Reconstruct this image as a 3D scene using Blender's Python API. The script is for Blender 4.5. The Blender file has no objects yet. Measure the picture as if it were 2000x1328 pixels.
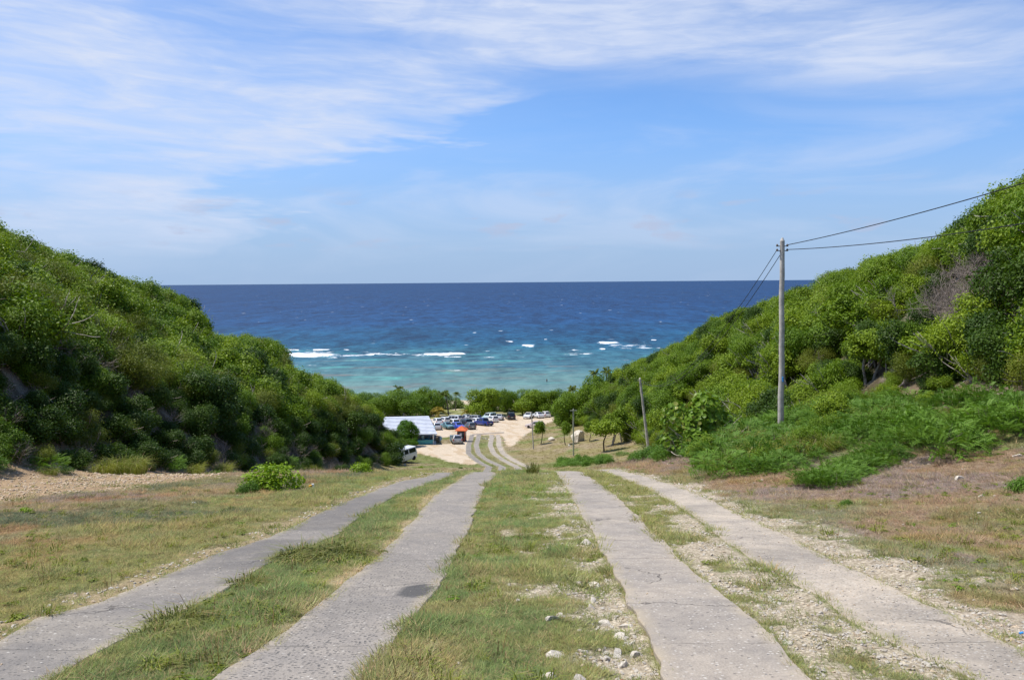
import bpy, math, random
import numpy as np
from mathutils import Vector, Matrix, Euler

# ------------------------------------------------------------------ camera, world, sun
SC = bpy.context.scene
COL = SC.collection
CAMZ = 36.2                      # metres above the sea
FPX = 1500.0                     # focal length in photo pixels (photo 2000 x 1328)
PITCH = math.atan((664 - 551) / FPX)
ROLL = 0.008
_f = np.array([0, math.cos(PITCH), -math.sin(PITCH)])
_u0 = np.array([0, math.sin(PITCH), math.cos(PITCH)])
_r0 = np.array([1.0, 0, 0])
CR = _r0 * math.cos(ROLL) - _u0 * math.sin(ROLL)
CU = _u0 * math.cos(ROLL) + _r0 * math.sin(ROLL)
cam_data = bpy.data.cameras.new('camera')
cam = bpy.data.objects.new('camera', cam_data)
COL.objects.link(cam)
cam_data.sensor_width = 36.0
cam_data.lens = 36.0 * FPX / 2000.0
cam_data.clip_start = 0.05
cam_data.clip_end = 200000.0
m = Matrix.Identity(4)
for i in range(3):
    m[i][0] = CR[i]; m[i][1] = CU[i]; m[i][2] = -_f[i]
m[0][3], m[1][3], m[2][3] = 0, 0, CAMZ
cam.matrix_world = m
SC.camera = cam

SUN_DIR = Vector((-0.54, 0.12, 1.16)).normalized()     # towards the sun
SUN_EL = math.asin(SUN_DIR.z)
SUN_AZ = math.atan2(SUN_DIR.x, SUN_DIR.y)              # clockwise from +Y
sun_data = bpy.data.lights.new('sun', 'SUN')
sun_data.energy = 4.9
sun_data.angle = math.radians(0.53)
sun_data.color = (1.0, 0.955, 0.88)
sun = bpy.data.objects.new('sun', sun_data)
COL.objects.link(sun)
sun.rotation_euler = SUN_DIR.to_track_quat('Z', 'Y').to_euler()
sun.location = (-40, 20, 90)

SC.view_settings.view_transform = 'Standard'
SC.view_settings.look = 'None'
SC.view_settings.exposure = 0.12
SC.view_settings.gamma = 1.0
SC.view_settings.use_curve_mapping = False


class NT:
    """small helper around a node tree"""
    def __init__(self, tree):
        self.t = tree; self.n = tree.nodes; self.l = tree.links

    def add(self, typ, **kw):
        nd = self.n.new(typ)
        for k, v in kw.items():
            setattr(nd, k, v)
        return nd

    def put(self, sock, v):
        if isinstance(v, bpy.types.NodeSocket):
            self.l.new(v, sock)
        elif v is not None:
            if hasattr(sock.default_value, '__len__') and len(sock.default_value) == 4 and len(v) == 3:
                v = (*v, 1.0)
            sock.default_value = v

    def math(self, op, a, b=None, c=None, clamp=False):
        nd = self.add('ShaderNodeMath', operation=op, use_clamp=clamp)
        self.put(nd.inputs[0], a)
        if b is not None: self.put(nd.inputs[1], b)
        if c is not None: self.put(nd.inputs[2], c)
        return nd.outputs[0]

    def rng(self, v, a, b, c=0.0, d=1.0, smooth=True):
        nd = self.add('ShaderNodeMapRange')
        if smooth: nd.interpolation_type = 'SMOOTHSTEP'
        self.put(nd.inputs[0], v)
        for i, q in enumerate((a, b, c, d)):
            self.put(nd.inputs[i + 1], q)
        return nd.outputs[0]

    def noise(self, vec, scale, detail=3.0, rough=0.55, dist=0.0, out=0):
        nd = self.add('ShaderNodeTexNoise')
        if vec is not None: self.l.new(vec, nd.inputs['Vector'])
        nd.inputs['Scale'].default_value = scale
        nd.inputs['Detail'].default_value = detail
        nd.inputs['Roughness'].default_value = rough
        nd.inputs['Distortion'].default_value = dist
        return nd.outputs[out]

    def mix(self, f, a, b, mode='MIX'):
        nd = self.add('ShaderNodeMix', data_type='RGBA', blend_type=mode)
        self.put(nd.inputs[0], f); self.put(nd.inputs[6], a); self.put(nd.inputs[7], b)
        return nd.outputs[2]

    def xyz(self, x=0.0, y=0.0, z=0.0):
        nd = self.add('ShaderNodeCombineXYZ')
        self.put(nd.inputs[0], x); self.put(nd.inputs[1], y); self.put(nd.inputs[2], z)
        return nd.outputs[0]

    def sep(self, v):
        nd = self.add('ShaderNodeSeparateXYZ'); self.l.new(v, nd.inputs[0])
        return nd.outputs

    def vmul(self, v, s):
        nd = self.add('ShaderNodeVectorMath', operation='MULTIPLY')
        self.l.new(v, nd.inputs[0]); nd.inputs[1].default_value = s
        return nd.outputs[0]


def build_world():
    w = bpy.data.worlds.new('World'); SC.world = w; w.use_nodes = True
    k = NT(w.node_tree); k.n.clear()
    sky = k.add('ShaderNodeTexSky', sky_type='NISHITA')
    sky.sun_disc = False
    sky.sun_elevation = SUN_EL
    sky.sun_rotation = SUN_AZ
    sky.altitude = 40; sky.air_density = 1.0; sky.dust_density = 0.35; sky.ozone_density = 2.2
    tc = k.add('ShaderNodeTexCoord')
    d = k.sep(tc.outputs['Generated'])
    az = k.math('ARCTAN2', d[0], d[1])
    el = k.math('ARCSINE', d[2])
    # wisps are stretched along the wind, lying on a high flat layer
    hz = k.math('ADD', k.math('MAXIMUM', d[2], 0.0), 0.10)
    px = k.math('DIVIDE', d[0], hz); py = k.math('DIVIDE', d[1], hz)
    lay = k.xyz(px, py, 0.0)
    warp = k.noise(lay, 0.55, 4, 0.6)
    wv = k.math('MULTIPLY', k.math('SUBTRACT', warp, 0.5), 0.13)
    elw = k.math('ADD', el, wv)
    streak = k.noise(k.xyz(k.math('MULTIPLY', az, 2.2), k.math('MULTIPLY', el, 10.0), 0.3), 1.5, 6, 0.56, 0.7)
    fine = k.noise(k.xyz(k.math('ADD', k.math('MULTIPLY', az, 5.0), k.math('MULTIPLY', el, 9.0)), k.math('MULTIPLY', el, 30.0), 2.3), 2.0, 6, 0.6, 0.6)
    # high sheet: lower edge falls to the horizon in the left of the view
    # lower edge of the sheet
    azw = k.math('ADD', az, k.math('MULTIPLY', k.math('SUBTRACT', k.noise(k.xyz(k.math('MULTIPLY', az, 1.5), k.math('MULTIPLY', el, 9.0), 4.1), 1.3, 5, 0.6, 0.5), 0.5), 0.9))
    low = k.rng(azw, -0.42, 0.06, 0.0, 0.225)
    low2 = k.math('ADD', low, k.rng(az, 0.10, 0.60, 0.02, -0.040))
    elc = k.math('ADD', el, k.math('MULTIPLY', wv, 0.45))
    sheet = k.rng(elc, k.math('SUBTRACT', low2, 0.02), k.math('ADD', low2, 0.05))
    topline = k.rng(az, 0.26, 0.70, 0.375, 0.215, smooth=False)
    cut = k.rng(elc, k.math('SUBTRACT', topline, 0.03), k.math('ADD', topline, 0.07), 1.0, 0.05)
    sheet = k.math('MULTIPLY', sheet, cut)
    body = k.rng(streak, 0.25, 0.66, 0.30, 1.12)
    wisp = k.rng(fine, 0.32, 0.70, 0.66, 1.05)
    dens = k.math('MULTIPLY', k.math('MULTIPLY', sheet, body), wisp)
    # thin veil lower down
    veil = k.math('MULTIPLY', k.rng(streak, 0.42, 0.70, 0.05, 0.5), k.rng(elc, 0.22, 0.14, 0.25, 1.0))
    haze = k.rng(el, 0.20, 0.0, 0.05, 0.85)
    lefth = k.math('MULTIPLY', k.rng(azw, 0.25, -0.75, 0.0, 0.40), k.rng(el, 0.02, 0.18, 0.35, 1.0))
    dens = k.math('MAXIMUM', dens, k.math('MAXIMUM', veil, lefth))
    dens = k.math('MULTIPLY', dens, k.rng(el, -0.01, 0.10, 0.25, 0.86))
    # small fair-weather puffs low over the sea
    pf = k.noise(k.xyz(k.math('MULTIPLY', az, 5.0), k.math('MULTIPLY', el, 17.0), 7.7), 2.1, 6, 0.55, 0.2)
    puff = k.math('MULTIPLY', k.rng(pf, 0.54, 0.66), k.math('MULTIPLY', k.rng(el, 0.035, 0.06), k.rng(el, 0.13, 0.075)))
    puff = k.math('MULTIPLY', puff, 0.62)
    tint = k.add('ShaderNodeMix', data_type='RGBA', blend_type='MULTIPLY')
    tint.inputs[0].default_value = 1.0
    k.l.new(sky.outputs[0], tint.inputs[6])
    # keeps the band just above the sea blue, as the photograph's air is
    low_t = k.mix(k.rng(el, 0.0, 0.22), (0.66, 0.86, 1.30), (0.80, 1.10, 1.50))
    k.l.new(low_t, tint.inputs[7])
    base = tint.outputs[2]
    cl = (5.9, 6.6, 8.2, 1)
    c1 = k.mix(haze, base, (3.1, 4.5, 6.8, 1))
    c2 = k.mix(dens, c1, cl)
    c3 = k.mix(puff, c2, (4.3, 4.8, 6.4, 1))
    bg = k.add('ShaderNodeBackground'); bg.inputs[1].default_value = 0.105
    k.l.new(c3, bg.inputs[0])
    out = k.add('ShaderNodeOutputWorld'); k.l.new(bg.outputs[0], out.inputs[0])


build_world()


# ------------------------------------------------------------------ helpers
def ray(px, py):
    a = (px - 1000) / FPX; b = (664 - py) / FPX
    d = _f + CR * a + CU * b
    return d / d[1]          # unit forward distance


def hash2(ix, iy, s):
    h = (ix.astype(np.int64) * 374761393 + iy.astype(np.int64) * 668265263 + s * 974711) & 0xffffffff
    h = ((h ^ (h >> 13)) * 1274126177) & 0xffffffff
    h = h ^ (h >> 16)
    return (h & 0xffff) / 65535.0


def vnoise(x, y, s=0):
    x = np.asarray(x, float); y = np.asarray(y, float)
    ix = np.floor(x); iy = np.floor(y); fx = x - ix; fy = y - iy
    fx = fx * fx * (3 - 2 * fx); fy = fy * fy * (3 - 2 * fy)
    a = hash2(ix, iy, s); b = hash2(ix + 1, iy, s); c = hash2(ix, iy + 1, s); d = hash2(ix + 1, iy + 1, s)
    return (a * (1 - fx) + b * fx) * (1 - fy) + (c * (1 - fx) + d * fx) * fy


def fbm(x, y, s=0, o=4):
    v = 0; a = 0.5; t = 0; q = 1.0
    for i in range(o):
        v = v + a * vnoise(np.asarray(x) * q + i * 17.3, np.asarray(y) * q - i * 9.1, s + i); t += a
        a *= 0.5; q *= 2.03
    return v / t


def sstep(v, a, b):
    t = np.clip((np.asarray(v, float) - a) / (b - a), 0, 1)
    return t * t * (3 - 2 * t)


def np_mesh(name, v, f, mats, mi=None, face_attr=None, vcol=None, smooth=False, quads=None):
    """v Nx3, f Mx3 or Mx4 array, or a list of arrays of both widths"""
    me = bpy.data.meshes.new(name)
    v = np.asarray(v, np.float32)
    fl = f if isinstance(f, list) else [f]
    fl = [np.asarray(a, np.int32) for a in fl if len(a)]
    nl = sum(a.size for a in fl); nf = sum(len(a) for a in fl)
    me.vertices.add(len(v)); me.vertices.foreach_set('co', v.ravel())
    me.loops.add(nl); me.loops.foreach_set('vertex_index', np.concatenate([a.ravel() for a in fl]))
    tot = np.concatenate([np.full(len(a), a.shape[1]) for a in fl])
    st = np.concatenate([[0], np.cumsum(tot)[:-1]])
    me.polygons.add(nf)
    me.polygons.foreach_set('loop_start', st.astype(np.int32))
    me.polygons.foreach_set('loop_total', tot.astype(np.int32))
    if mi is not None: me.polygons.foreach_set('material_index', np.asarray(mi, np.int32))
    me.polygons.foreach_set('use_smooth', np.full(nf, bool(smooth)))
    for mt in mats: me.materials.append(mt)
    me.update(calc_edges=True)
    if face_attr is not None:
        at = me.attributes.new('tint', 'FLOAT', 'FACE'); at.data.foreach_set('value', np.asarray(face_attr, np.float32))
    if vcol is not None:
        for nm, arr in vcol.items():
            arr = np.asarray(arr, np.float32)
            if arr.ndim == 1:
                at = me.attributes.new(nm, 'FLOAT', 'POINT'); at.data.foreach_set('value', arr)
            else:
                at = me.attributes.new(nm, 'FLOAT_VECTOR', 'POINT'); at.data.foreach_set('vector', arr.ravel())
    return me


def obj(name, me, parent=None, loc=None, rot=None, scale=None):
    o = bpy.data.objects.new(name, me); COL.objects.link(o)
    if parent is not None: o.parent = parent
    if loc is not None: o.location = [float(q) for q in loc]
    if rot is not None: o.rotation_euler = rot
    if scale is not None: o.scale = scale if hasattr(scale, '__len__') else (scale,) * 3
    return o


def empty(name, loc, rz=0.0, scale=1.0):
    o = bpy.data.objects.new(name, None); COL.objects.link(o)
    o.location = [float(q) for q in loc]; o.rotation_euler = (0, 0, rz); o.scale = (scale,) * 3
    o.empty_display_size = 0.3
    return o


def tag(o, label=None, cat=None, group=None, kind=None):
    if label: o['label'] = label
    if cat: o['category'] = cat
    if group: o['group'] = group
    if kind: o['kind'] = kind
    return o


class MB:
    """collects geometry for one mesh"""
    def __init__(self):
        self.v = []; self.f3 = []; self.f4 = []; self.n = 0; self.m3 = []; self.m4 = []; self.t3 = []; self.t4 = []

    def add(self, v, f, mi=0, tint=None):
        v = np.asarray(v, float); f = np.asarray(f, int)
        if len(f) == 0: return
        if tint is None: tint = np.full(len(f), 0.5)
        if f.shape[1] == 3:
            self.f3.append(f + self.n); self.m3.append(np.full(len(f), mi)); self.t3.append(tint)
        else:
            self.f4.append(f + self.n); self.m4.append(np.full(len(f), mi)); self.t4.append(tint)
        self.v.append(v); self.n += len(v)

    def box(self, c, s, mi=0, rz=0.0, taper=1.0):
        x, y, z = s[0] / 2, s[1] / 2, s[2] / 2
        p = np.array([(a * x * (taper if cc > 0 else 1), b * y * (taper if cc > 0 else 1), cc * z) for cc in (-1, 1) for b in (-1, 1) for a in (-1, 1)])
        ca, sa = math.cos(rz), math.sin(rz)
        p = np.stack([p[:, 0] * ca - p[:, 1] * sa, p[:, 0] * sa + p[:, 1] * ca, p[:, 2]], 1) + np.array(c)
        self.add(p, [(0, 2, 3, 1), (4, 5, 7, 6), (0, 1, 5, 4), (2, 6, 7, 3), (0, 4, 6, 2), (1, 3, 7, 5)], mi)
        return self

    def tube(self, pts, rad, k=6, mi=0, cap=True):
        pts = np.asarray(pts, float); n = len(pts)
        rad = np.full(n, rad) if np.isscalar(rad) else np.asarray(rad, float)
        t = np.gradient(pts, axis=0); t /= np.linalg.norm(t, axis=1)[:, None] + 1e-9
        ref = np.array([0.0, 0, 1]) if abs(t[0][2]) < 0.8 else np.array([1.0, 0, 0])
        a = np.cross(t, ref); a /= np.linalg.norm(a, axis=1)[:, None] + 1e-9
        b = np.cross(t, a)
        ang = np.arange(k) / k * 2 * math.pi
        ring = pts[:, None, :] + rad[:, None, None] * (np.cos(ang)[None, :, None] * a[:, None, :] + np.sin(ang)[None, :, None] * b[:, None, :])
        i = np.arange(n - 1)[:, None] * k; j = np.arange(k)[None, :]; j2 = (j + 1) % k
        f = np.stack([i + j, i + j2, i + k + j2, i + k + j], -1).reshape(-1, 4)
        base = self.n
        self.add(ring.reshape(-1, 3), f, mi)
        if cap:
            c0 = pts[-1] + t[-1] * rad[-1] * 0.3
            self.add(np.vstack([ring[-1], c0]), [(q, (q + 1) % k, k) for q in range(k)], mi)
            self.add(np.vstack([ring[0], pts[0]]), [((q + 1) % k, q, k) for q in range(k)], mi)
        return self

    def mesh(self, name, mats, smooth=False):
        if not isinstance(mats, (list, tuple)): mats = [mats]
        v = np.vstack(self.v)
        fl = []; mi = []; tt = []
        if self.f3: fl.append(np.vstack(self.f3)); mi += self.m3; tt += self.t3
        if self.f4: fl.append(np.vstack(self.f4)); mi += self.m4; tt += self.t4
        return np_mesh(name, v, fl, mats, np.concatenate(mi), np.concatenate(tt), smooth=smooth)

    def build(self, name, mats, parent=None, smooth=False, **kw):
        return obj(name, self.mesh(name, mats, smooth), parent, **kw)


# ------------------------------------------------------------------ materials
def mat(name, color, rough=0.8, spec=0.3, metal=0.0, noise=0.0, nscale=8.0, bump=0.0, bscale=30.0, coat=0.0, trans=0.0):
    mt = bpy.data.materials.new(name); mt.use_nodes = True
    k = NT(mt.node_tree); b = k.n['Principled BSDF']
    b.inputs['Roughness'].default_value = rough
    b.inputs['Specular IOR Level'].default_value = spec
    b.inputs['Metallic'].default_value = metal
    b.inputs['Coat Weight'].default_value = coat
    tc = k.add('ShaderNodeTexCoord')
    if noise > 0:
        n = k.noise(tc.outputs['Object'], nscale, 5, 0.6)
        c0 = tuple(q * (1 - noise) for q in color); c1 = tuple(min(1, q * (1 + noise)) for q in color)
        k.l.new(k.mix(k.rng(n, 0.3, 0.7), c0, c1), b.inputs['Base Color'])
    else:
        b.inputs['Base Color'].default_value = (*color, 1)
    if bump > 0:
        bp = k.add('ShaderNodeBump'); bp.inputs['Strength'].default_value = bump; bp.inputs['Distance'].default_value = 0.02
        k.l.new(k.noise(tc.outputs['Object'], bscale, 4, 0.6), bp.inputs['Height'])
        k.l.new(bp.outputs[0], b.inputs['Normal'])
    return mt


def leaf_mat(name, dark, light, odd=None, oddness=0.0, transl=0.24, rough=0.48, spec=0.17):
    """leaf colour between two tones by leaf and by plant; a few odd coloured leaves"""
    mt = bpy.data.materials.new(name); mt.use_nodes = True
    k = NT(mt.node_tree); k.n.clear()
    at = k.add('ShaderNodeAttribute', attribute_name='tint')
    oi = k.add('ShaderNodeObjectInfo')
    v = k.math('ADD', k.math('MULTIPLY', at.outputs['Fac'], 0.48), k.math('MULTIPLY', oi.outputs['Random'], 0.52))
    col = k.mix(v, dark, light)
    if odd is not None:
        col = k.mix(k.math('GREATER_THAN', at.outputs['Fac'], 1.0 - oddness), col, odd)
    b = k.add('ShaderNodeBsdfPrincipled')
    k.l.new(col, b.inputs['Base Color']); b.inputs['Roughness'].default_value = rough
    b.inputs['Specular IOR Level'].default_value = spec
    tr = k.add('ShaderNodeBsdfTranslucent')
    k.l.new(k.mix(1.0, col, (1.25, 1.3, 0.7, 1), 'MULTIPLY'), tr.inputs[0])
    mx = k.add('ShaderNodeMixShader'); mx.inputs[0].default_value = transl
    k.l.new(b.outputs[0], mx.inputs[1]); k.l.new(tr.outputs[0], mx.inputs[2])
    o = k.add('ShaderNodeOutputMaterial'); k.l.new(mx.outputs[0], o.inputs[0])
    return mt


M = {}
M['leaf_bright'] = leaf_mat('leaf_bright_green', (0.088, 0.166, 0.007), (0.262, 0.346, 0.022), (0.26, 0.26, 0.05), 0.015)
M['leaf_mid'] = leaf_mat('leaf_mid_green', (0.064, 0.137, 0.007), (0.187, 0.281, 0.017), (0.22, 0.20, 0.05), 0.03)
M['leaf_dark'] = leaf_mat('leaf_dark_green', (0.026, 0.061, 0.005), (0.077, 0.134, 0.012), (0.10, 0.15, 0.03), 0.05)  # dark leaf green, deepened to carry shade at the left hill's foot
M['leaf_olive'] = leaf_mat('leaf_olive', (0.086, 0.123, 0.012), (0.227, 0.254, 0.028), (0.30, 0.23, 0.10), 0.07)
M['leaf_fern'] = leaf_mat('leaf_feathery', (0.059, 0.136, 0.014), (0.166, 0.288, 0.032), (0.16, 0.22, 0.04), 0.05)
M['leaf_dry'] = leaf_mat('leaf_dry', (0.195, 0.124, 0.054), (0.390, 0.268, 0.135), None, 0, 0.2)
M['leaf_grape'] = leaf_mat('leaf_round', (0.089, 0.165, 0.014), (0.201, 0.316, 0.037), (0.28, 0.30, 0.07), 0.06, 0.25, 0.38)
M['leaf_lime'] = leaf_mat('leaf_lime', (0.165, 0.280, 0.014), (0.345, 0.462, 0.025), (0.36, 0.34, 0.05), 0.06)
M['leaf_vivid'] = leaf_mat('leaf_vivid', (0.051, 0.143, 0.009), (0.160, 0.279, 0.016), None, 0)
M['leaf_palm'] = leaf_mat('leaf_palm', (0.063, 0.112, 0.014), (0.171, 0.208, 0.026), None, 0, 0.25)
M['leaf_palm_yellow'] = leaf_mat('leaf_palm_yellow', (0.171, 0.154, 0.018), (0.415, 0.309, 0.045), None, 0, 0.25)
M['leaf_red'] = leaf_mat('leaf_red', (0.128, 0.056, 0.026), (0.321, 0.096, 0.047), (0.12, 0.16, 0.03), 0.3)
M['blade_long'] = leaf_mat('blade_long', (0.123, 0.178, 0.021), (0.350, 0.357, 0.058), (0.34, 0.28, 0.13), 0.12)
M['blade_gold'] = leaf_mat('blade_gold', (0.13, 0.155, 0.035), (0.30, 0.29, 0.075), (0.33, 0.24, 0.10), 0.10)
M['bark'] = mat('bark', (0.13, 0.105, 0.08), 0.9, 0.15, noise=0.4, nscale=6)
M['bark_pale'] = mat('bark_pale', (0.36, 0.32, 0.27), 0.9, 0.15, noise=0.3, nscale=5)
M['bark_dark'] = mat('bark_dark', (0.06, 0.048, 0.038), 0.9, 0.15, noise=0.3, nscale=5)
M['twig_grey'] = mat('twig_grey', (0.30, 0.25, 0.215), 0.9, 0.15, noise=0.3, nscale=5)
M['rock'] = mat('limestone', (0.59, 0.53, 0.44), 0.9, 0.2, noise=0.28, nscale=7, bump=0.6, bscale=14)
M['rock_warm'] = mat('limestone_warm', (0.62, 0.49, 0.34), 0.9, 0.2, noise=0.3, nscale=9, bump=0.6, bscale=20)
M['brick_red'] = mat('red_brick', (0.55, 0.13, 0.055), 0.9, 0.2, noise=0.2, nscale=12, bump=0.4, bscale=40)

# ------------------------------------------------------------------ the lie of the land
RP = np.array([(-60, 11), (-25, 2.6), (0, -1.65), (10, -3.58), (20, -5.51), (29, -7.26), (38, -9.55), (45, -11.5), (60, -15.5), (75, -19.1),
               (90, -21.9), (100, -23.5), (112, -25.2), (125, -26.6), (145, -28.9), (165, -31.0), (185, -32.9), (205, -34.4),
               (225, -35.6), (240, -36.5), (262, -38.5), (300, -40.0)])


def road_z(y):
    return np.interp(y, RP[:, 0], RP[:, 1])


SIL_L = [(-700, 250), (-300, 330), (0, 440), (40, 455), (100, 490), (160, 517), (200, 535), (250, 548), (300, 562), (340, 580), (376, 600), (390, 652),
         (430, 664), (470, 664), (515, 658), (538, 674), (552, 722), (600, 736), (640, 745), (680, 778), (720, 800), (758, 828), (780, 868), (788, 900)]
SIL_R = [(1130, 790), (1190, 745), (1210, 725), (1250, 706), (1300, 690), (1350, 665), (1400, 626), (1450, 610), (1500, 595), (1550, 572), (1600, 548),
         (1650, 530), (1700, 517), (1750, 498), (1800, 490), (1850, 475), (1900, 440), (1950, 400), (2000, 365), (2300, 250), (2700, 150)]


def sight(sil):
    r = np.array([ray(*p) for p in sil])
    return r[:, 0], r[:, 2]


UL, SL = sight(SIL_L); UR, SR = sight(SIL_R)
BLY = [(-60, -19), (28, -18.5), (50, -18), (80, -16.5), (100, -14.6), (106, -15), (113, -19.5), (122, -28), (140, -40), (170, -55), (300, -70)]
BRY = [(-60, 17), (0, 16), (20, 17), (28, 18.7), (50, 17.5), (80, 17), (110, 17), (130, 15), (150, 14), (170, 16), (190, 21), (215, 34), (300, 60)]


def base_left(y):
    a = np.array(BLY); return np.interp(y, a[:, 0], a[:, 1])


def base_right(y):
    a = np.array(BRY); return np.interp(y, a[:, 0], a[:, 1])


GS = 0.5
GX = np.arange(-150, 150.01, GS); GY = np.arange(-60, 300.01, GS)


def gauss(a, s, ax):
    r = int(3 * s) + 1; kx = np.exp(-0.5 * (np.arange(-r, r + 1) / s) ** 2); kx /= kx.sum()
    pad = [(0, 0), (0, 0)]; pad[ax] = (r, r)
    ap = np.pad(a, pad, mode='edge')
    out = np.zeros_like(a)
    for i, wgt in enumerate(kx):
        out += wgt * (ap[i:i + a.shape[0], :] if ax == 0 else ap[:, i:i + a.shape[1]])
    return out


def make_ground():
    X, Y = np.meshgrid(GX, GY)
    Z = road_z(Y)
    # right bank
    e = np.interp(Y, [-60, 0, 20, 29, 45, 100, 115, 122, 138, 158, 175, 200], [6, 6, 5.6, 4.2, 3.6, 3, 1.0, 0.8, 2.8, 8.2, 11, 30])
    g = np.interp(Y, [-60, 0, 18, 24, 34, 60, 100, 120, 160, 200], [0.06, 0.08, 0.13, 0.20, 0.23, 0.17, 0.15, 0.17, 0.12, 0.02])
    Zr = Z + np.maximum(X - e, 0) * g
    # hills
    bl = base_left(Y); br = base_right(Y)
    Ys = np.maximum(Y, 1.0)
    u = X / Ys
    sl = np.interp(u, UL, SL); sr = np.interp(u, UR, SR)
    dl = bl - X; dr = X - br
    nb = (fbm(X * 0.12, Y * 0.12, 3, 3) - 0.5) * 3.0
    steep = np.minimum(np.maximum(dl, 0), 3.0 + 2.0 * (fbm(Y * .15, Y * 0 + 3, 9, 2) - .5)) * 1.55
    hl = Z + steep + np.maximum(dl - 3.0, 0) * 0.60 + sstep(dl, 3, 8) * nb
    capL = np.where(Y > 18, sl * Ys - 2.3, 14)
    capL = capL - 0.10 * np.maximum(-X - 36, 0)
    hl = np.where(dl > 0, np.minimum(hl, np.maximum(capL, Z)), Z)
    hl = np.where(Y < 18, np.minimum(Z + np.maximum(dl, 0) * 0.8, 8), hl)
    brz = Z + np.maximum(br - e, 0) * g
    hr = brz + np.maximum(dr, 0) * 0.80 + sstep(dr, 1, 6) * nb * 0.8
    capR = np.where(Y > 18, sr * Ys - 3.3, 14) - 0.10 * np.maximum(X - 36, 0)
    hr = np.where(Y < 18, np.minimum(brz + np.maximum(dr, 0) * 0.7, 9), np.minimum(hr, np.maximum(capR, Z)))
    H = np.where(dl > 0, hl, np.where(dr > 0, hr, Zr))
    H = np.where(Y > 225, np.minimum(H, Zr + np.maximum(H - Zr, 0) * sstep(Y, 262, 225)), H)
    for ax in (0, 1):
        H = gauss(H, 2.4, ax)
    return H + CAMZ


HG = make_ground()


def base_h(x, y):
    x = np.asarray(x, float); y = np.asarray(y, float)
    fx = np.clip((x - GX[0]) / GS, 0, len(GX) - 1.001); fy = np.clip((y - GY[0]) / GS, 0, len(GY) - 1.001)
    ix = fx.astype(int); iy = fy.astype(int); tx = fx - ix; ty = fy - iy
    return (HG[iy, ix] * (1 - tx) + HG[iy, ix + 1] * tx) * (1 - ty) + (HG[iy + 1, ix] * (1 - tx) + HG[iy + 1, ix + 1] * tx) * ty


_TY = np.concatenate([np.arange(2, 40, 0.05), np.arange(40, 300, 0.25)])


def at(px, py, near=2.0):
    """where the sight line through a photo pixel meets the ground"""
    r = ray(px, py)
    x = r[0] * _TY; z = CAMZ + r[2] * _TY
    d = z - base_h(x, _TY)
    k = np.where((d <= 0) & (_TY >= near))[0]
    t = _TY[k[0]] if len(k) else 250.0
    return np.array([r[0] * t, t, float(base_h(r[0] * t, t))])


def at_y(px, py, Y):
    r = ray(px, py); return np.array([r[0] * Y, Y, CAMZ + r[2] * Y])


def edge_fn(near_px, far_m):
    p = [at(*q)[:2] for q in near_px]
    p = sorted([(a[1], a[0]) for a in p])
    y0, x0 = p[0]; y1, x1 = p[2]
    s = (x1 - x0) / (y1 - y0)
    lo = [(-14.0, x0 + s * 0.5 * (-14 - y0))] if y0 > -14 else []
    a = np.array(lo + p + far_m)
    return lambda y: np.interp(y, a[:, 0], a[:, 1])


# lower road strips: centre lines read off at six rows
_rows = [(852, (921, 934.5, 960, 972)), (857, (920, 934, 960, 974)), (870, (915, 930, 957.5, 974)), (885, (915, 934, 964, 982)), (895, (925, 945, 977, 996)), (905, (940, 965, 995, 1015)),
         (912, (955, 981, 1010, 1032))]
_low = [[], [], [], []]
for ypx, xs in _rows:
    for i, x in enumerate(xs):
        q = at(x, ypx, 60)
        _low[i].append((q[1], q[0]))
for l in _low: l.sort()


def far(i, side):
    w = 0.42
    l = [(y, x + side * w) for y, x in _low[i]]
    return l


E = {}
E['LOl'] = edge_fn([(0, 1262), (75, 1210), (198, 1175), (300, 1135), (435, 1080), (525, 1052), (570, 1030), (650, 990), (775, 942), (830, 932)], far(0, -1))
E['LOr'] = edge_fn([(105, 1328), (225, 1260), (320, 1210), (410, 1172), (505, 1115), (530, 1100), (660, 1045), (695, 1015), (775, 967), (850, 940), (885, 929)], far(0, 1))
E['LIl'] = edge_fn([(425, 1328), (550, 1240), (650, 1160), (740, 1090), (800, 1025), (850, 967), (900, 935)], far(1, -1))
E['LIr'] = edge_fn([(715, 1328), (780, 1240), (845, 1165), (885, 1100), (915, 1035), (935, 980), (950, 948), (970, 928)], far(1, 1))
E['RIl'] = edge_fn([(1300, 1328), (1250, 1220), (1210, 1140), (1165, 1060), (1125, 985), (1098, 940), (1084, 922)], far(2, -1))
E['RIr'] = edge_fn([(1590, 1328), (1480, 1220), (1415, 1170), (1325, 1090), (1270, 1035), (1210, 975), (1160, 938), (1142, 925)], far(2, 1))
E['ROl'] = edge_fn([(1900, 1328), (1685, 1230), (1600, 1165), (1500, 1115), (1420, 1060), (1350, 1005), (1280, 962), (1215, 934), (1180, 924)], far(3, -1))
E['ROr'] = edge_fn([(2130, 1328), (2000, 1275), (1900, 1225), (1750, 1155), (1650, 1105), (1550, 1055), (1450, 1005), (1350, 960), (1275, 934), (1225, 923)], far(3, 1))
STRIPS = [('LOl', 'LOr'), ('LIl', 'LIr'), ('RIl', 'RIr'), ('ROl', 'ROr')]
YTOP = float(at(945, 849, 60)[1])            # where the strips meet the car park


def strip_mask(x, y, grow=0.0):
    m_ = np.zeros(np.shape(x), bool)
    for a, b in STRIPS:
        m_ |= (x > E[a](y) - grow) & (x < E[b](y) + grow) & (y < YTOP)
    return m_


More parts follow.
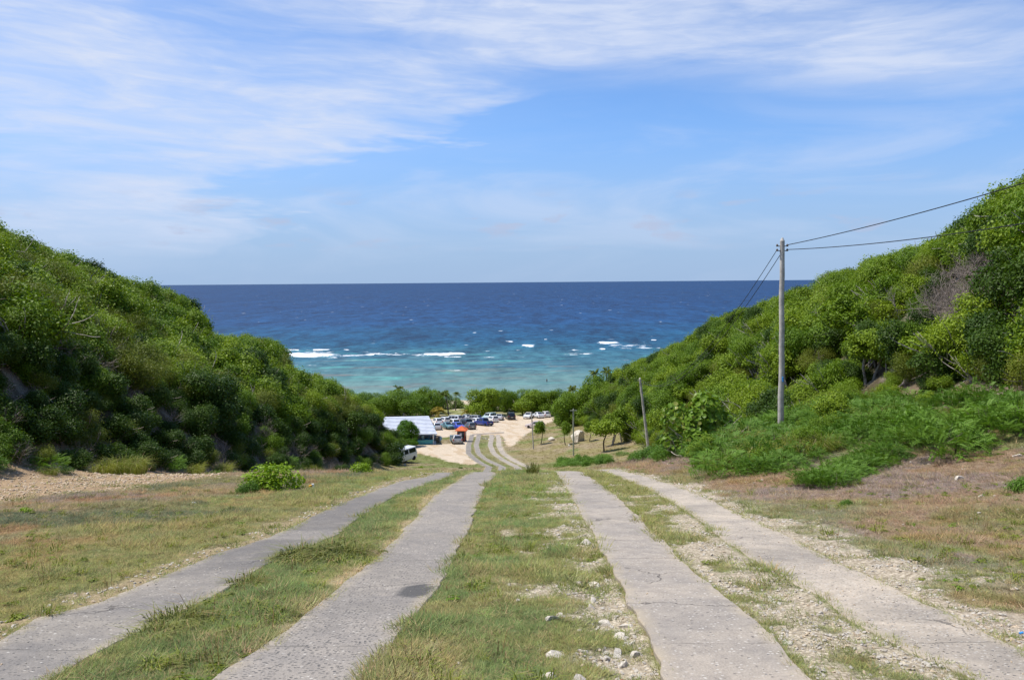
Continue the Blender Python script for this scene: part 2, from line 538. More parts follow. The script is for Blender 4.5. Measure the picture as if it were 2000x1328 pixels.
def in_poly(x, y, poly):
    x = np.asarray(x); y = np.asarray(y); c = np.zeros(x.shape, bool); n = len(poly)
    for i in range(n):
        x1, y1 = poly[i]; x2, y2 = poly[(i + 1) % n]
        if y1 == y2: continue
        c ^= ((y1 > y) != (y2 > y)) & (x < (x2 - x1) * (y - y1) / (y2 - y1) + x1)
    return c


def poly_px(pts, near=60):
    return [tuple(at(a, b, near)[:2]) for a, b in pts]


SAND = poly_px([(800, 868), (812, 885), (850, 893), (885, 904), (921, 908), (935, 905), (915, 892), (912, 872), (920, 853), (950, 850), (982, 852), (990, 872), (1000, 872), (1026, 850), (1048, 835), (1080, 822), (1090, 815), (1000, 812), (840, 818), (760, 830), (760, 868)])
GRASSP = poly_px([(848, 856), (880, 853), (905, 858), (900, 866), (850, 868)])


def ground_info(x, y):
    """albedo, grass cover 0..1, stone cover 0..1 at a ground point"""
    x = np.asarray(x, float); y = np.asarray(y, float)
    n1 = fbm(x * 0.45, y * 0.45, 11, 4); n2 = fbm(x * 1.6, y * 1.6, 23, 4); n3 = fbm(x * 6, y * 6, 37, 3); n4 = fbm(x * 0.22 + 5, y * 0.22, 51, 3)
    green = np.array([0.142, 0.182, 0.072]); fresh = np.array([0.120, 0.190, 0.050]); olive = np.array([0.205, 0.210, 0.080]); dry = np.array([0.265, 0.190, 0.128])
    purple = np.array([0.235, 0.185, 0.160]); stone = np.array([0.55, 0.48, 0.385]); dirt = np.array([0.40, 0.31, 0.20])
    rubble = np.array([0.43, 0.315, 0.205]); sand = np.array([0.56, 0.465, 0.355]); soil = np.array([0.085, 0.068, 0.042])
    bluegreen = np.array([0.105, 0.130, 0.082]); red = np.array([0.29, 0.175, 0.095])

    def L(a, b, t): return a * (1 - t[..., None]) + b * t[..., None]
    sh = x.shape
    one = np.ones(sh)
    col = one[..., None] * olive; gr = 0.75 * one; st = 0.05 * one
    e = {k_: f(y) for k_, f in E.items()}
    # left verge
    d = e['LOl'] - x
    c = L(L(one[..., None] * green, one[..., None] * olive, sstep(n2, 0.35, 0.6)), one[..., None] * purple, sstep(d + (n1 - 0.5) * 5, 2.4, 4.4))
    c = L(c, one[..., None] * red, sstep(n2 + 0.25 * n1, 0.60, 0.78) * sstep(d, 1.2, 2.8) * 0.75)
    c = L(c, one[..., None] * bluegreen, sstep(fbm(x * .35, y * .5, 19, 4) + 0.1 * n3, 0.52, 0.62) * sstep(d, 1.5, 3) * 0.9)
    c = L(c, one[..., None] * np.array([0.26, 0.22, 0.10]), sstep(n4, 0.52, 0.66) * 0.45)
    dg_ = np.exp(-(((x + 10.2) / 3.2) ** 2 + ((y - 13.6) / 1.5) ** 2)) + .8 * np.exp(-(((x + 6.5) / 2.6) ** 2 + ((y - 15.2) / 1.0) ** 2))
    c = L(c, one[..., None] * bluegreen * 0.9, sstep(dg_ + (n2 - .5) * .9, .35, .7) * .85)
    c = L(c, one[..., None] * red, sstep(np.exp(-((y - 11.6 + .1 * x) / .9) ** 2) * sstep(d, 3, 5) + (n2 - .5) * .9, .5, .8) * .6)
    rb = sstep(-x + (n1 - 0.5) * 3.0 - 0.12 * (30 - y), 9.4, 10.6) * sstep(y, 14, 17)
    rb = rb * sstep(y + (n2 - .5) * 6, 42, 36)
    c = L(c, one[..., None] * rubble * (0.75 + 0.5 * n3[..., None]), rb)
    edge = sstep(d + (n2 - 0.5) * 0.9, 0.62, 0.25)
    c = L(c, one[..., None] * dirt, edge * 0.85)
    gl = 0.96 - 0.2 * sstep(n3, 0.5, 0.7); gl = gl * (1 - edge * 0.8) * (1 - rb * 0.92)
    m_ = d > 0
    col = np.where(m_[..., None], c, col); gr = np.where(m_, gl, gr); st = np.where(m_, np.maximum(edge * 0.6, rb * 0.9), st)
    # left grass strip between the left pair
    a = (x - e['LOr']) / np.maximum(e['LIl'] - e['LOr'], 0.1)
    c = L(one[..., None] * green, one[..., None] * olive, sstep(n2 + 0.3 * (a - 0.5), 0.45, 0.72))
    brn = sstep(a + (n2 - 0.5) * 0.5, 0.80, 0.95)
    c = L(c, one[..., None] * dirt, brn * 0.75)
    m_ = (a > 0) & (a < 1)
    col = np.where(m_[..., None], c, col); gr = np.where(m_, 1.0 - 0.6 * brn, gr); st = np.where(m_, 0.1 * brn, st)
    # middle median
    a = (x - e['LIr']) / np.maximum(e['RIl'] - e['LIr'], 0.1)
    g2 = L(L(one[..., None] * green, one[..., None] * olive, sstep(n2 + (a - 0.3) * 0.4, 0.38, 0.62)), one[..., None] * fresh, sstep(n1, 0.55, 0.68) * 0.6)
    g2 = L(g2, one[..., None] * dry, sstep(n2 - 0.3 * n1, 0.42, 0.55) * 0.18)
    sto = sstep(a + (n2 - 0.5) * 1.5 + (n3 - .5) * 0.9, 0.62, 0.92) * np.interp(y, [4, 20, 27, 32], [1.0, 0.9, 0.6, 0.2])
    sto = np.clip(sto + sstep(a, .25, .6) * sstep(n2 + .35 * (n3 - .5), 0.60, 0.68) * np.interp(y, [4, 14], [0.85, 0.2]), 0, 1)
    c = L(g2, one[..., None] * stone * (0.8 + 0.4 * n3[..., None]), sto * 0.9)
    m_ = (a > 0) & (a < 1)
    col = np.where(m_[..., None], c, col); gr = np.where(m_, 0.95 - 0.75 * sto, gr); st = np.where(m_, sto, st)
    # between the right pair
    a = (x - e['RIr']) / np.maximum(e['ROl'] - e['RIr'], 0.1)
    sto = sstep(n2 + (n3 - .5) * .4 + np.interp(y, [4, 10, 15, 22], [0.30, 0.16, -0.02, -0.15]) + 0.10 * (a - .5), 0.42, 0.60)
    edg = sstep(np.abs(a - 0.5), 0.40, 0.5)
    sto = sto * (1 - 0.6 * edg)
    c = L(one[..., None] * olive * 0.95, one[..., None] * stone * (0.78 + 0.4 * n3[..., None]), sto * 0.92)
    m_ = (a > 0) & (a < 1)
    col = np.where(m_[..., None], c, col); gr = np.where(m_, 0.95 - 0.85 * sto, gr); st = np.where(m_, sto, st)
    # right verge
    d = x - e['ROr']
    gv = sstep(d + (n2 - 0.5) * 1.6 + (n3 - .5) * .6, np.interp(y, [5, 25], [1.15, 0.7]), np.interp(y, [5, 25], [0.35, 0.1]))
    c = L(L(one[..., None] * dry, one[..., None] * purple, sstep(n1, 0.40, 0.62)), one[..., None] * olive, sstep(n2 + 0.4 * (n4 - 0.5), 0.56, 0.70) * 0.6)
    c = L(c, one[..., None] * red, sstep(n2 - 0.3 * (n1 - .5), 0.58, 0.72) * 0.5)
    c = L(c, one[..., None] * green, sstep(n4 + 0.2 * n3, 0.70, 0.78) * 0.5)
    c = L(c, one[..., None] * stone * (0.8 + 0.4 * n3[..., None]), gv * 0.92)
    m_ = d > 0
    col = np.where(m_[..., None], c, col); gr = np.where(m_, 0.9 - 0.8 * gv, gr); st = np.where(m_, np.maximum(gv, 0.06), st)
    # beyond the crest: olive banks, sand of the car park
    fy = sstep(y, 40, 60)
    bank = L(one[..., None] * np.array([0.25, 0.215, 0.10]), one[..., None] * np.array([0.29, 0.235, 0.145]), sstep(n1, 0.4, 0.65))
    bank = L(bank, one[..., None] * np.array([0.15, 0.19, 0.055]), sstep(n4 + 0.3 * (n2 - .5), 0.54, 0.64) * 0.75)
    wide = (x < e['LOl'] - 0.2) | (x > e['ROr'] + 0.2) | (y > YTOP)
    col = L(col, bank, fy * np.where(wide, 1.0, 0.55))
    far_ = sstep(y, 178, 190)
    beach = L(one[..., None] * np.array([0.22, 0.23, 0.09]), one[..., None] * sand, np.maximum(sstep(n1, 0.56, 0.66) * .6, sstep(y, 217, 225) * .8))
    col = L(col, beach, far_)
    sd = in_poly(x + (n2 - .5) * 1.4, y + (n1 - .5) * 2, SAND).astype(float) * (1 - in_poly(x, y, GRASSP))
    sandc = sand * (0.86 + 0.28 * n2[..., None]) * (0.93 + 0.14 * n3[..., None])
    sandc = L(sandc, one[..., None] * np.array([0.47, 0.355, 0.235]), sstep(fbm(x * .9 + y * .25, y * .22, 77, 3), 0.55, 0.68) * 0.8)
    col = L(col, sandc, sd)
    gr = np.where(y > 45, 0.7 * (1 - sd) * (1 - far_ * 0.6), gr); st = np.where(y > 45, 0.06, st)
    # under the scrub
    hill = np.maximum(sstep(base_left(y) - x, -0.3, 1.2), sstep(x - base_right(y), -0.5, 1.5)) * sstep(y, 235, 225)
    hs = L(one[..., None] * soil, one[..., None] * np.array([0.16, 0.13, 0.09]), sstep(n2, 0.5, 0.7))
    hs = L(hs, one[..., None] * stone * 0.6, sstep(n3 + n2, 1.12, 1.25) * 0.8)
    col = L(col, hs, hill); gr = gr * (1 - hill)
    return col, gr, st


def ground_h(x, y):
    """ground with its small relief; the strips press into it"""
    h = base_h(x, y)
    x = np.asarray(x, float); y = np.asarray(y, float)
    near = sstep(y, 60, 35)
    rel = (fbm(x * 0.8, y * 0.8, 5, 3) - 0.5) * 0.16 + (fbm(x * 3.1, y * 3.1, 6, 3) - 0.5) * 0.06 + (fbm(x * 11, y * 11, 8, 2) - 0.5) * 0.025
    dist = np.full(x.shape, 9.0)
    for a, b in STRIPS:
        dist = np.minimum(dist, np.maximum(E[a](y) - x, x - E[b](y)))
    k_ = sstep(dist, 0.0, 0.5)
    drop = -0.07 * sstep(dist, 0.22, 0.0) * sstep(y, 40, 30)
    grav = 0.07 * np.exp(-((x - E['RIl'](y) + 0.22) / 0.22) ** 2) * sstep(y, 12, 8)
    return h + rel * k_ * (0.35 + 0.65 * near) - grav


def build_terrain():
    ys = [-40.0]
    while ys[-1] < 262:
        y = ys[-1]
        if y < 0: s = 1.2
        elif y < 3.5: s = 0.3
        elif y < 12: s = 0.075
        elif y < 32: s = 0.12 + (y - 12) * 0.006
        elif y < 90: s = 1.0
        elif y < 145: s = 0.45
        else: s = 0.9
        ys.append(y + s)
    xs = [0.0]
    while xs[-1] < 150:
        x = xs[-1]
        s = 0.085 if x < 7 else 0.085 + (x - 7) * 0.03 if x < 30 else 1.0 + (x - 30) * 0.08
        xs.append(x + s)
    xs = np.array([-q for q in xs[:0:-1]] + xs); ys = np.array(ys)
    X, Y = np.meshgrid(xs, ys)
    Z = ground_h(X, Y)
    col, gr, st = ground_info(X, Y)
    under = strip_mask(X, Y, -0.15)
    Z = np.where(under, base_h(X, Y) - 0.06, Z)
    nx, ny = len(xs), len(ys)
    v = np.stack([X, Y, Z], -1).reshape(-1, 3)
    i = (np.arange(ny - 1)[:, None] * nx + np.arange(nx - 1)[None, :]).ravel()
    f = np.stack([i, i + 1, i + nx + 1, i + nx], 1)
    mt = bpy.data.materials.new('ground_cover'); mt.use_nodes = True
    k = NT(mt.node_tree); b = k.n['Principled BSDF']
    a = k.add('ShaderNodeAttribute', attribute_name='gcol')
    s = k.add('ShaderNodeAttribute', attribute_name='stone')
    geo = k.add('ShaderNodeNewGeometry')
    n = k.noise(geo.outputs['Position'], 14, 6, 0.7)
    n2 = k.noise(geo.outputs['Position'], 55, 4, 0.6)
    vor = k.add('ShaderNodeTexVoronoi'); vor.inputs['Scale'].default_value = 26; k.l.new(geo.outputs['Position'], vor.inputs['Vector'])
    c = k.mix(1.0, a.outputs['Color'], k.mix(k.rng(n, 0.25, 0.75), (0.66, 0.64, 0.60, 1), (1.30, 1.30, 1.28, 1)), 'MULTIPLY')
    c = k.mix(1.0, c, k.mix(k.rng(n2, 0.25, 0.75), (0.72, 0.72, 0.72, 1), (1.22, 1.22, 1.22, 1)), 'MULTIPLY')
    cell = k.mix(k.math('MULTIPLY', s.outputs['Fac'], 0.75), (1, 1, 1, 1), k.mix(k.rng(vor.outputs['Distance'], 0.1, 0.75), (1.18, 1.16, 1.12, 1), (0.52, 0.47, 0.40, 1)))
    c = k.mix(1.0, c, cell, 'MULTIPLY')
    k.l.new(c, b.inputs['Base Color']); b.inputs['Roughness'].default_value = 0.95; b.inputs['Specular IOR Level'].default_value = 0.1
    bp = k.add('ShaderNodeBump'); bp.inputs['Strength'].default_value = 0.8; bp.inputs['Distance'].default_value = 0.03
    k.l.new(k.math('ADD', n, k.math('MULTIPLY', n2, 0.5)), bp.inputs['Height']); k.l.new(bp.outputs[0], b.inputs['Normal'])
    me = np_mesh('ground', v, f, [mt], vcol={'gcol': col.reshape(-1, 3), 'stone': st.ravel()}, smooth=True)
    o = obj('ground', me); tag(o, 'sloping valley ground of grass, dry turf, gravel and pale sand', kind='structure')


build_terrain()


# ------------------------------------------------------------------ concrete wheel strips
def concrete_mat(name, base, warm, pits, chips, tone=1.0):
    mt = bpy.data.materials.new(name); mt.use_nodes = True
    k = NT(mt.node_tree); b = k.n['Principled BSDF']
    geo = k.add('ShaderNodeNewGeometry'); P = geo.outputs['Position']
    big = k.noise(P, 0.9, 5, 0.6); mid = k.noise(P, 5, 5, 0.65); fin = k.noise(P, 60, 3, 0.6)
    c = k.mix(k.rng(big, 0.35, 0.68), base, warm)
    c = k.mix(1.0, c, k.mix(k.rng(mid, 0.25, 0.75), (0.84, 0.84, 0.85, 1), (1.12, 1.11, 1.09, 1)), 'MULTIPLY')
    c = k.mix(1.0, c, k.mix(k.rng(fin, 0.25, 0.75), (0.84, 0.84, 0.84, 1), (1.14, 1.14, 1.14, 1)), 'MULTIPLY')
    v1 = k.add('ShaderNodeTexVoronoi'); v1.inputs['Scale'].default_value = 31; k.l.new(k.vmul(P, (1, 1.4, 1)), v1.inputs['Vector'])
    sp = k.add('ShaderNodeSeparateColor'); k.l.new(v1.outputs['Color'], sp.inputs[0])
    pit = k.math('MULTIPLY', k.rng(v1.outputs['Distance'], 0.42, 0.26), k.math('GREATER_THAN', sp.outputs[0], 1 - pits))
    pit = k.math('MULTIPLY', pit, k.rng(mid, 0.35, 0.6, 0.3, 1.0))
    chip = k.math('MULTIPLY', k.rng(v1.outputs['Distance'], 0.42, 0.25), k.math('LESS_THAN', sp.outputs[0], chips))
    c = k.mix(pit, c, (0.10, 0.097, 0.095, 1))
    c = k.mix(k.math('MULTIPLY', chip, 0.8), c, (0.60, 0.56, 0.49, 1))
    # hairline cracks
    v2 = k.add('ShaderNodeTexVoronoi', feature='DISTANCE_TO_EDGE'); v2.inputs['Scale'].default_value = 0.55
    dis = k.add('ShaderNodeVectorMath', operation='ADD'); k.l.new(P, dis.inputs[0])
    k.l.new(k.vmul(k.noise(P, 2.2, 4, 0.6, out=1), (0.5, 0.5, 0.5)), dis.inputs[1]); k.l.new(dis.outputs[0], v2.inputs['Vector'])
    crack = k.math('MULTIPLY', k.rng(v2.outputs['Distance'], 0.007, 0.002), k.rng(k.noise(P, 0.7, 2), 0.52, 0.58))
    c = k.mix(k.math('MULTIPLY', crack, 0.75), c, (0.09, 0.08, 0.07, 1))
    st_ = k.noise(P, 0.35, 4, 0.65, 0.8)
    c = k.mix(k.math('MULTIPLY', k.rng(st_, 0.52, 0.66), 0.30), c, (0.17, 0.155, 0.135, 1))
    c = k.mix(k.math('MULTIPLY', k.rng(k.noise(P, 1.7, 6, 0.7), 0.55, 0.72), 0.35), c, (0.44, 0.375, 0.30, 1))
    sp3 = k.sep(P)
    jw = k.math('FRACT', k.math('MULTIPLY', k.math('ADD', sp3[1], k.math('MULTIPLY', k.math('SUBTRACT', mid, 0.5), 0.10)), 0.27))
    joint = k.math('MULTIPLY', k.rng(k.math('ABSOLUTE', k.math('SUBTRACT', jw, 0.5)), 0.0045, 0.0015), k.rng(k.noise(P, 3, 3), 0.40, 0.52))
    c = k.mix(k.math('MULTIPLY', joint, 0.6), c, (0.11, 0.10, 0.085, 1))
    # dust blown in from the edges
    e = k.add('ShaderNodeAttribute', attribute_name='edge')
    dust = k.math('MULTIPLY', e.outputs['Fac'], k.rng(k.noise(P, 3, 5, 0.7), 0.35, 0.65))
    c = k.mix(k.math('MULTIPLY', dust, 0.85), c, (0.42, 0.35, 0.25, 1))
    pa = k.add('ShaderNodeAttribute', attribute_name='patch')
    c = k.mix(pa.outputs['Fac'], c, k.mix(mid, (0.085, 0.080, 0.075, 1), (0.125, 0.118, 0.110, 1)))
    k.l.new(c, b.inputs['Base Color']); b.inputs['Roughness'].default_value = 0.9; b.inputs['Specular IOR Level'].default_value = 0.2
    bp = k.add('ShaderNodeBump'); bp.inputs['Strength'].default_value = 0.7; bp.inputs['Distance'].default_value = 0.012
    hgt = k.math('SUBTRACT', k.math('ADD', fin, mid), k.math('MULTIPLY', k.math('ADD', pit, crack), 1.2))
    k.l.new(hgt, bp.inputs['Height']); k.l.new(bp.outputs[0], b.inputs['Normal'])
    return mt


def strip_mesh(ea, eb, y0, y1, mt, seed, lift, name, label, notch=None, patch=None):
    ys = []
    y = y0
    while y < y1:
        ys.append(y); y += 0.05 if 3.5 < y < 14 else 0.1 if y < 34 and y > 3 else 0.5
    ys = np.array(ys + [y1])
    near = sstep(ys, 60, 30)
    l = E[ea](ys) + (fbm(ys * 1.7, ys * 0 + seed, seed, 5) - 0.5) * 0.09 * (0.3 + near)
    r = E[eb](ys) + (fbm(ys * 1.7, ys * 0 + seed + 9, seed + 5, 5) - 0.5) * 0.09 * (0.3 + near)
    if notch:
        ny, dep, wid = notch
        r = r - dep * np.exp(-((ys - ny) / wid) ** 4)
    nc = 14
    t = np.linspace(0, 1, nc)
    t2 = np.concatenate([[0, 0], t * 0.98 + 0.01, [1, 1]])
    X = l[:, None] * (1 - t2) + r[:, None] * t2; Y = np.repeat(ys[:, None], len(t2), 1)
    Z = base_h(X, Y) + lift + (fbm(X * 1.2, Y * 1.2, 70 + seed, 2) - .5) * 0.03
    Z[:, 1] -= 0.012; Z[:, -2] -= 0.012; Z[:, 0] -= 0.30; Z[:, -1] -= 0.30
    nx = len(t2); n = len(ys)
    edge = np.repeat((np.maximum(sstep(t2, 0.16, 0.0), sstep(t2, 0.84, 1.0)))[None, :], n, 0)
    pt = np.zeros_like(X)
    if patch is not None:
        pt = patch(X, Y)
    i = (np.arange(n - 1)[:, None] * nx + np.arange(nx - 1)[None, :]).ravel()
    f = np.stack([i, i + 1, i + nx + 1, i + nx], 1)
    me = np_mesh(name, np.stack([X, Y, Z], -1).reshape(-1, 3), f, [mt], vcol={'edge': edge.ravel(), 'patch': pt.ravel()}, smooth=False)
    o = obj(name, me); tag(o, label, kind='structure')
    return o


MC1 = concrete_mat('worn_concrete_grey', (0.228, 0.208, 0.186), (0.280, 0.250, 0.212), 0.22, 0.05)
MC2 = concrete_mat('pitted_concrete', (0.275, 0.248, 0.218), (0.325, 0.288, 0.244), 0.60, 0.04)
MC3 = concrete_mat('smooth_concrete_warm', (0.312, 0.276, 0.236), (0.392, 0.338, 0.276), 0.06, 0.14)
MC4 = concrete_mat('crumbling_concrete', (0.345, 0.300, 0.248), (0.47, 0.40, 0.315), 0.16, 0.24)
_joint = at(600, 1046)[1]
_pb = at(815, 1158)


def patch_left(X, Y):
    n = fbm(X * 2, Y * 2, 91, 3)
    band = sstep(np.abs(Y - _joint - (n - .5) * .5), 0.55, 0.35)
    dark = np.maximum(sstep(Y + (n - .5) * .4, _joint + .35, _joint + .6) * sstep(Y, 21, 18), sstep(Y, _joint - .4, _joint - .6) * sstep(Y + (n - .5) * 2.5, 8.0, 9.5))
    return np.clip(dark * 0.42, 0, 1) * (1 - band)


def patch_mid(X, Y):
    n = fbm(X * 5, Y * 5, 92, 3)
    d = np.hypot((X - _pb[0] + 0.02) / 0.17, (Y - _pb[1]) / 0.42) + (n - .5) * 0.7
    return sstep(d, 1.0, 0.85)


strip_mesh('LOl', 'LOr', -13, YTOP, MC1, 1, 0.016, 'road_strip', 'outer left concrete wheel track, dark grey with a rough joint', patch=patch_left)
strip_mesh('LIl', 'LIr', -13, YTOP, MC2, 2, 0.018, 'road_strip', 'inner left concrete wheel track, pitted, with a dark patched hole', patch=patch_mid)
strip_mesh('RIl', 'RIr', -13, YTOP, MC3, 3, 0.024, 'road_strip', 'inner right concrete wheel track with a raised crumbling left edge')
strip_mesh('ROl', 'ROr', -13, YTOP, MC4, 4, 0.012, 'road_strip', 'outer right concrete wheel track fading into pale gravel')


def cross_slab():
    a = at(922, 849, 60); b = at(984, 845, 60)
    n = 30; t = np.linspace(0, 1, n)
    X0 = a[0] * (1 - t) + b[0] * t; Yc = a[1] * (1 - t) + b[1] * t + 0.4 * np.sin(t * 3)
    V = []
    for w in (-0.9, 0.9):
        yy = Yc + w + (fbm(t * 9, t * 0 + w, 3) - .5) * .3
        V.append(np.stack([X0, yy, base_h(X0, yy) + 0.055], 1))
    lo = [V[0] - [0, 0, .3], V[1] - [0, 0, .3]]
    v = np.vstack([lo[0], V[0], V[1], lo[1]])
    f = [(r * n + i, r * n + i + 1, (r + 1) * n + i + 1, (r + 1) * n + i) for r in range(3) for i in range(n - 1)]
    me = np_mesh('road_slab', v, np.array(f), [MC3], vcol={'edge': np.zeros(len(v)), 'patch': np.zeros(len(v))})
    tag(obj('road_slab', me), 'concrete cross slab where the wheel tracks reach the car park', kind='structure')


cross_slab()


# ------------------------------------------------------------------ sea
FOAM = [(540, 690, 665, 700, 1.0), (545, 683, 590, 686, .8), (606, 683, 649, 686, 1.0), (668, 683, 684, 685, .8), (818, 690, 918, 695, 1.0), (862, 697, 906, 699, .7), (700, 687, 750, 692, .45),
        (986, 667, 1004, 669, .9), (1017, 674, 1048, 679, 1.0), (1040, 682, 1062, 683, .6), (945, 686, 960, 688, .7), (1165, 668, 1212, 673, 1.0), (1169, 681, 1185, 684, .9), (1180, 672, 1275, 680, .5),
        (1270, 664, 1284, 666, .9), (718, 671, 760, 673, .5), (868, 724, 905, 726, .7), (1300, 679, 1312, 681, .7), (1062, 663, 1070, 665, .8), (770, 690, 776, 692, .8), (730, 692, 740, 694, .7), (640, 697, 663, 701, .5), (1005, 684, 1020, 686, .6), (1400, 672, 1440, 674, .6), (470, 688, 540, 697, .8)]


def build_sea():
    us = np.concatenate([np.linspace(-4, -0.75, 30)[:-1], np.linspace(-0.75, 0.75, 900), np.linspace(0.75, 4, 30)[1:]])
    ys = [226.0]
    while ys[-1] < 90000:
        y = ys[-1]; ys.append(y + (0.8 if y < 300 else y * 0.0028 if y < 560 else y * 0.012))
    ys = np.array(ys)
    U, Y = np.meshgrid(us, ys); X = U * Y
    Z = 0 * X + 0.0
    foam = np.zeros_like(X)
    for x0, y0, x1, y1, s in FOAM:
        a = ray(x0, y0); b = ray(x1, y1); c0 = ray((x0 + x1) / 2, y1 - 0.5 * 0)
        Ya = CAMZ / -a[2]; Yb = CAMZ / -b[2]
        ym, hy = (Ya + Yb) / 2, max(abs(Ya - Yb) / 2, 1.6)
        if y1 - y0 > 6: pass
        um, hu = (a[0] + b[0]) / 2, (b[0] - a[0]) / 2
        du = (U - um) / hu
        yy = ym + (fbm(U * 30, U * 0 + s, 4, 3) - .5) * hy * 0.9 - du * hy * 0.15
        prof = np.clip(1 - np.abs(du), 0, 1) ** 0.35
        dy = (Y - yy) / (hy * (0.3 + 0.7 * prof))
        m_ = sstep(np.abs(dy), 1.5, 0.2) * sstep(np.abs(du), 1.0, 0.6) * s
        tail = np.where(dy > 0, sstep(dy, 5.0, 0.3), sstep(-dy, 2.0, .2)) * sstep(np.abs(du), 1.25, 0.6) * 0.45 * s
        foam = np.maximum(foam, np.maximum(m_, tail))
        Z += 0.55 * np.exp(-dy ** 2) * sstep(np.abs(du), 1.1, 0.6) * s
    for k_, (yc, wd, th, am) in enumerate(((388, 7, .50, .62), (404, 5, .56, .5), (430, 5, .58, .45), (372, 4, .56, .4), (345, 3, .60, .35), (310, 2.5, .62, .35))):
        cy = yc + (fbm(X * .012, X * 0 + k_, 40 + k_, 4) - .5) * 50
        run = sstep(fbm(X * .030 + k_ * 7, Y * .004, 60 + k_, 4), th, th + .10)
        foam = np.maximum(foam, run * np.exp(-((Y - cy) / wd) ** 2) * am)
    v = np.stack([X, Y, Z], -1).reshape(-1, 3); nx = len(us); ny = len(ys)
    i = (np.arange(ny - 1)[:, None] * nx + np.arange(nx - 1)[None, :]).ravel()
    f = np.stack([i, i + 1, i + nx + 1, i + nx], 1)
    mt = bpy.data.materials.new('sea_water'); mt.use_nodes = True
    k = NT(mt.node_tree); b = k.n['Principled BSDF']
    geo = k.add('ShaderNodeNewGeometry'); P = geo.outputs['Position']; s = k.sep(P)
    big = k.noise(k.vmul(P, (0.006, 0.014, 1)), 1.0, 5, 0.6, 0.5)
    yw = k.math('ADD', s[1], k.math('MULTIPLY', k.math('SUBTRACT', big, 0.5), k.rng(s[1], 250, 450, 50, 230, smooth=False)))
    ramp = k.add('ShaderNodeValToRGB'); k.l.new(k.rng(yw, 230, 1830, smooth=False), ramp.inputs[0])
    stops = [(0.0, (0.155, 0.235, 0.215)), (0.035, (0.088, 0.180, 0.180)), (0.07, (0.038, 0.120, 0.155)), (0.105, (0.016, 0.085, 0.140)), (0.16, (0.006, 0.056, 0.120)), (0.30, (0.0050, 0.041, 0.122)),
             (0.6, (0.0040, 0.032, 0.106)), (1.0, (0.0040, 0.030, 0.098))]
    el = ramp.color_ramp.elements
    for j, (p_, c_) in enumerate(stops):
        e_ = el[j] if j < 2 else el.new(p_)
        e_.position = p_; e_.color = (*c_, 1)
    c = ramp.outputs[0]
    # reef flats and sandy patches under the shallows
    reef = k.noise(k.vmul(P, (0.03, 0.10, 1)), 1.0, 6, 0.62, 0.6)
    rm = k.math('MULTIPLY', k.rng(reef, 0.53, 0.66), k.math('MULTIPLY', k.rng(s[1], 245, 270), k.rng(s[1], 395, 340)))
    c = k.mix(k.math('MULTIPLY', rm, 0.62), c, (0.17, 0.135, 0.115, 1))
    reef2 = k.noise(k.vmul(P, (0.02, 0.07, 1)), 1.3, 5, 0.6, 0.9)
    tm = k.math('MULTIPLY', k.rng(reef2, 0.55, 0.66), k.math('MULTIPLY', k.rng(s[1], 262, 290), k.rng(s[1], 460, 380)))
    c = k.mix(k.math('MULTIPLY', tm, 0.4), c, (0.07, 0.36, 0.31, 1))
    # wind sea: crests light, troughs dark, from chop to long swell
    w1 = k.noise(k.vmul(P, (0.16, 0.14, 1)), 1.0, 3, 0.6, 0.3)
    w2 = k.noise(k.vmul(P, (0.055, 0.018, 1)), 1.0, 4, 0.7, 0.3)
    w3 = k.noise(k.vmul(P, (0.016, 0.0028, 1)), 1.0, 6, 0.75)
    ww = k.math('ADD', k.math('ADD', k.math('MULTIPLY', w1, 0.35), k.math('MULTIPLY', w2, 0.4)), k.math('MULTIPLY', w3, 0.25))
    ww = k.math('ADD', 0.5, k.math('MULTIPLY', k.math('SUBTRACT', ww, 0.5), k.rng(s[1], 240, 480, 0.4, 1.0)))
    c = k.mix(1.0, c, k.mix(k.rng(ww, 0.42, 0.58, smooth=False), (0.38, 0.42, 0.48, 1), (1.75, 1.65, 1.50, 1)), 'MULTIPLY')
    fa = k.add('ShaderNodeAttribute', attribute_name='foam')
    fn = k.noise(k.vmul(P, (0.16, 0.22, 1)), 1.0, 6, 0.72, 0.4)
    fo = k.rng(k.math('ADD', fa.outputs['Fac'], k.math('MULTIPLY', k.math('SUBTRACT', fn, 0.5), 2.6)), 0.45, 0.80)
    fo = k.math('MULTIPLY', fo, k.rng(fa.outputs['Fac'], 0.02, 0.12))
    wc = k.noise(k.vmul(P, (0.085, 0.055, 1)), 1.0, 3, 0.5)
    wcap = k.math('MULTIPLY', k.rng(wc, 0.705, 0.755), k.rng(s[1], 300, 420, 0.3, 1.0))
    wc2 = k.noise(k.vmul(P, (0.03, 0.010, 1)), 1.0, 4, 0.55)
    wcap = k.math('MAXIMUM', wcap, k.math('MULTIPLY', k.math('MULTIPLY', k.rng(wc2, 0.70, 0.76), 0.5), k.rng(s[1], 900, 1500)))
    fo = k.math('MAXIMUM', fo, k.math('MULTIPLY', wcap, 0.75))
    c = k.mix(fo, c, (0.78, 0.80, 0.80, 1))
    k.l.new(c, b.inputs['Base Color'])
    k.l.new(k.rng(fo, 0, 1, 0.45, 0.9), b.inputs['Roughness']); b.inputs['Specular IOR Level'].default_value = 0.14
    b.inputs['IOR'].default_value = 1.33
    bp = k.add('ShaderNodeBump'); bp.inputs['Strength'].default_value = 1.0; bp.inputs['Distance'].default_value = 1.6
    k.l.new(ww, bp.inputs['Height']); k.l.new(bp.outputs[0], b.inputs['Normal'])
    me = np_mesh('sea', v, f, [mt], vcol={'foam': foam.ravel()}, smooth=True)
    tag(obj('sea', me), 'blue sea turning turquoise over the reef with white breakers', kind='structure')


build_sea()


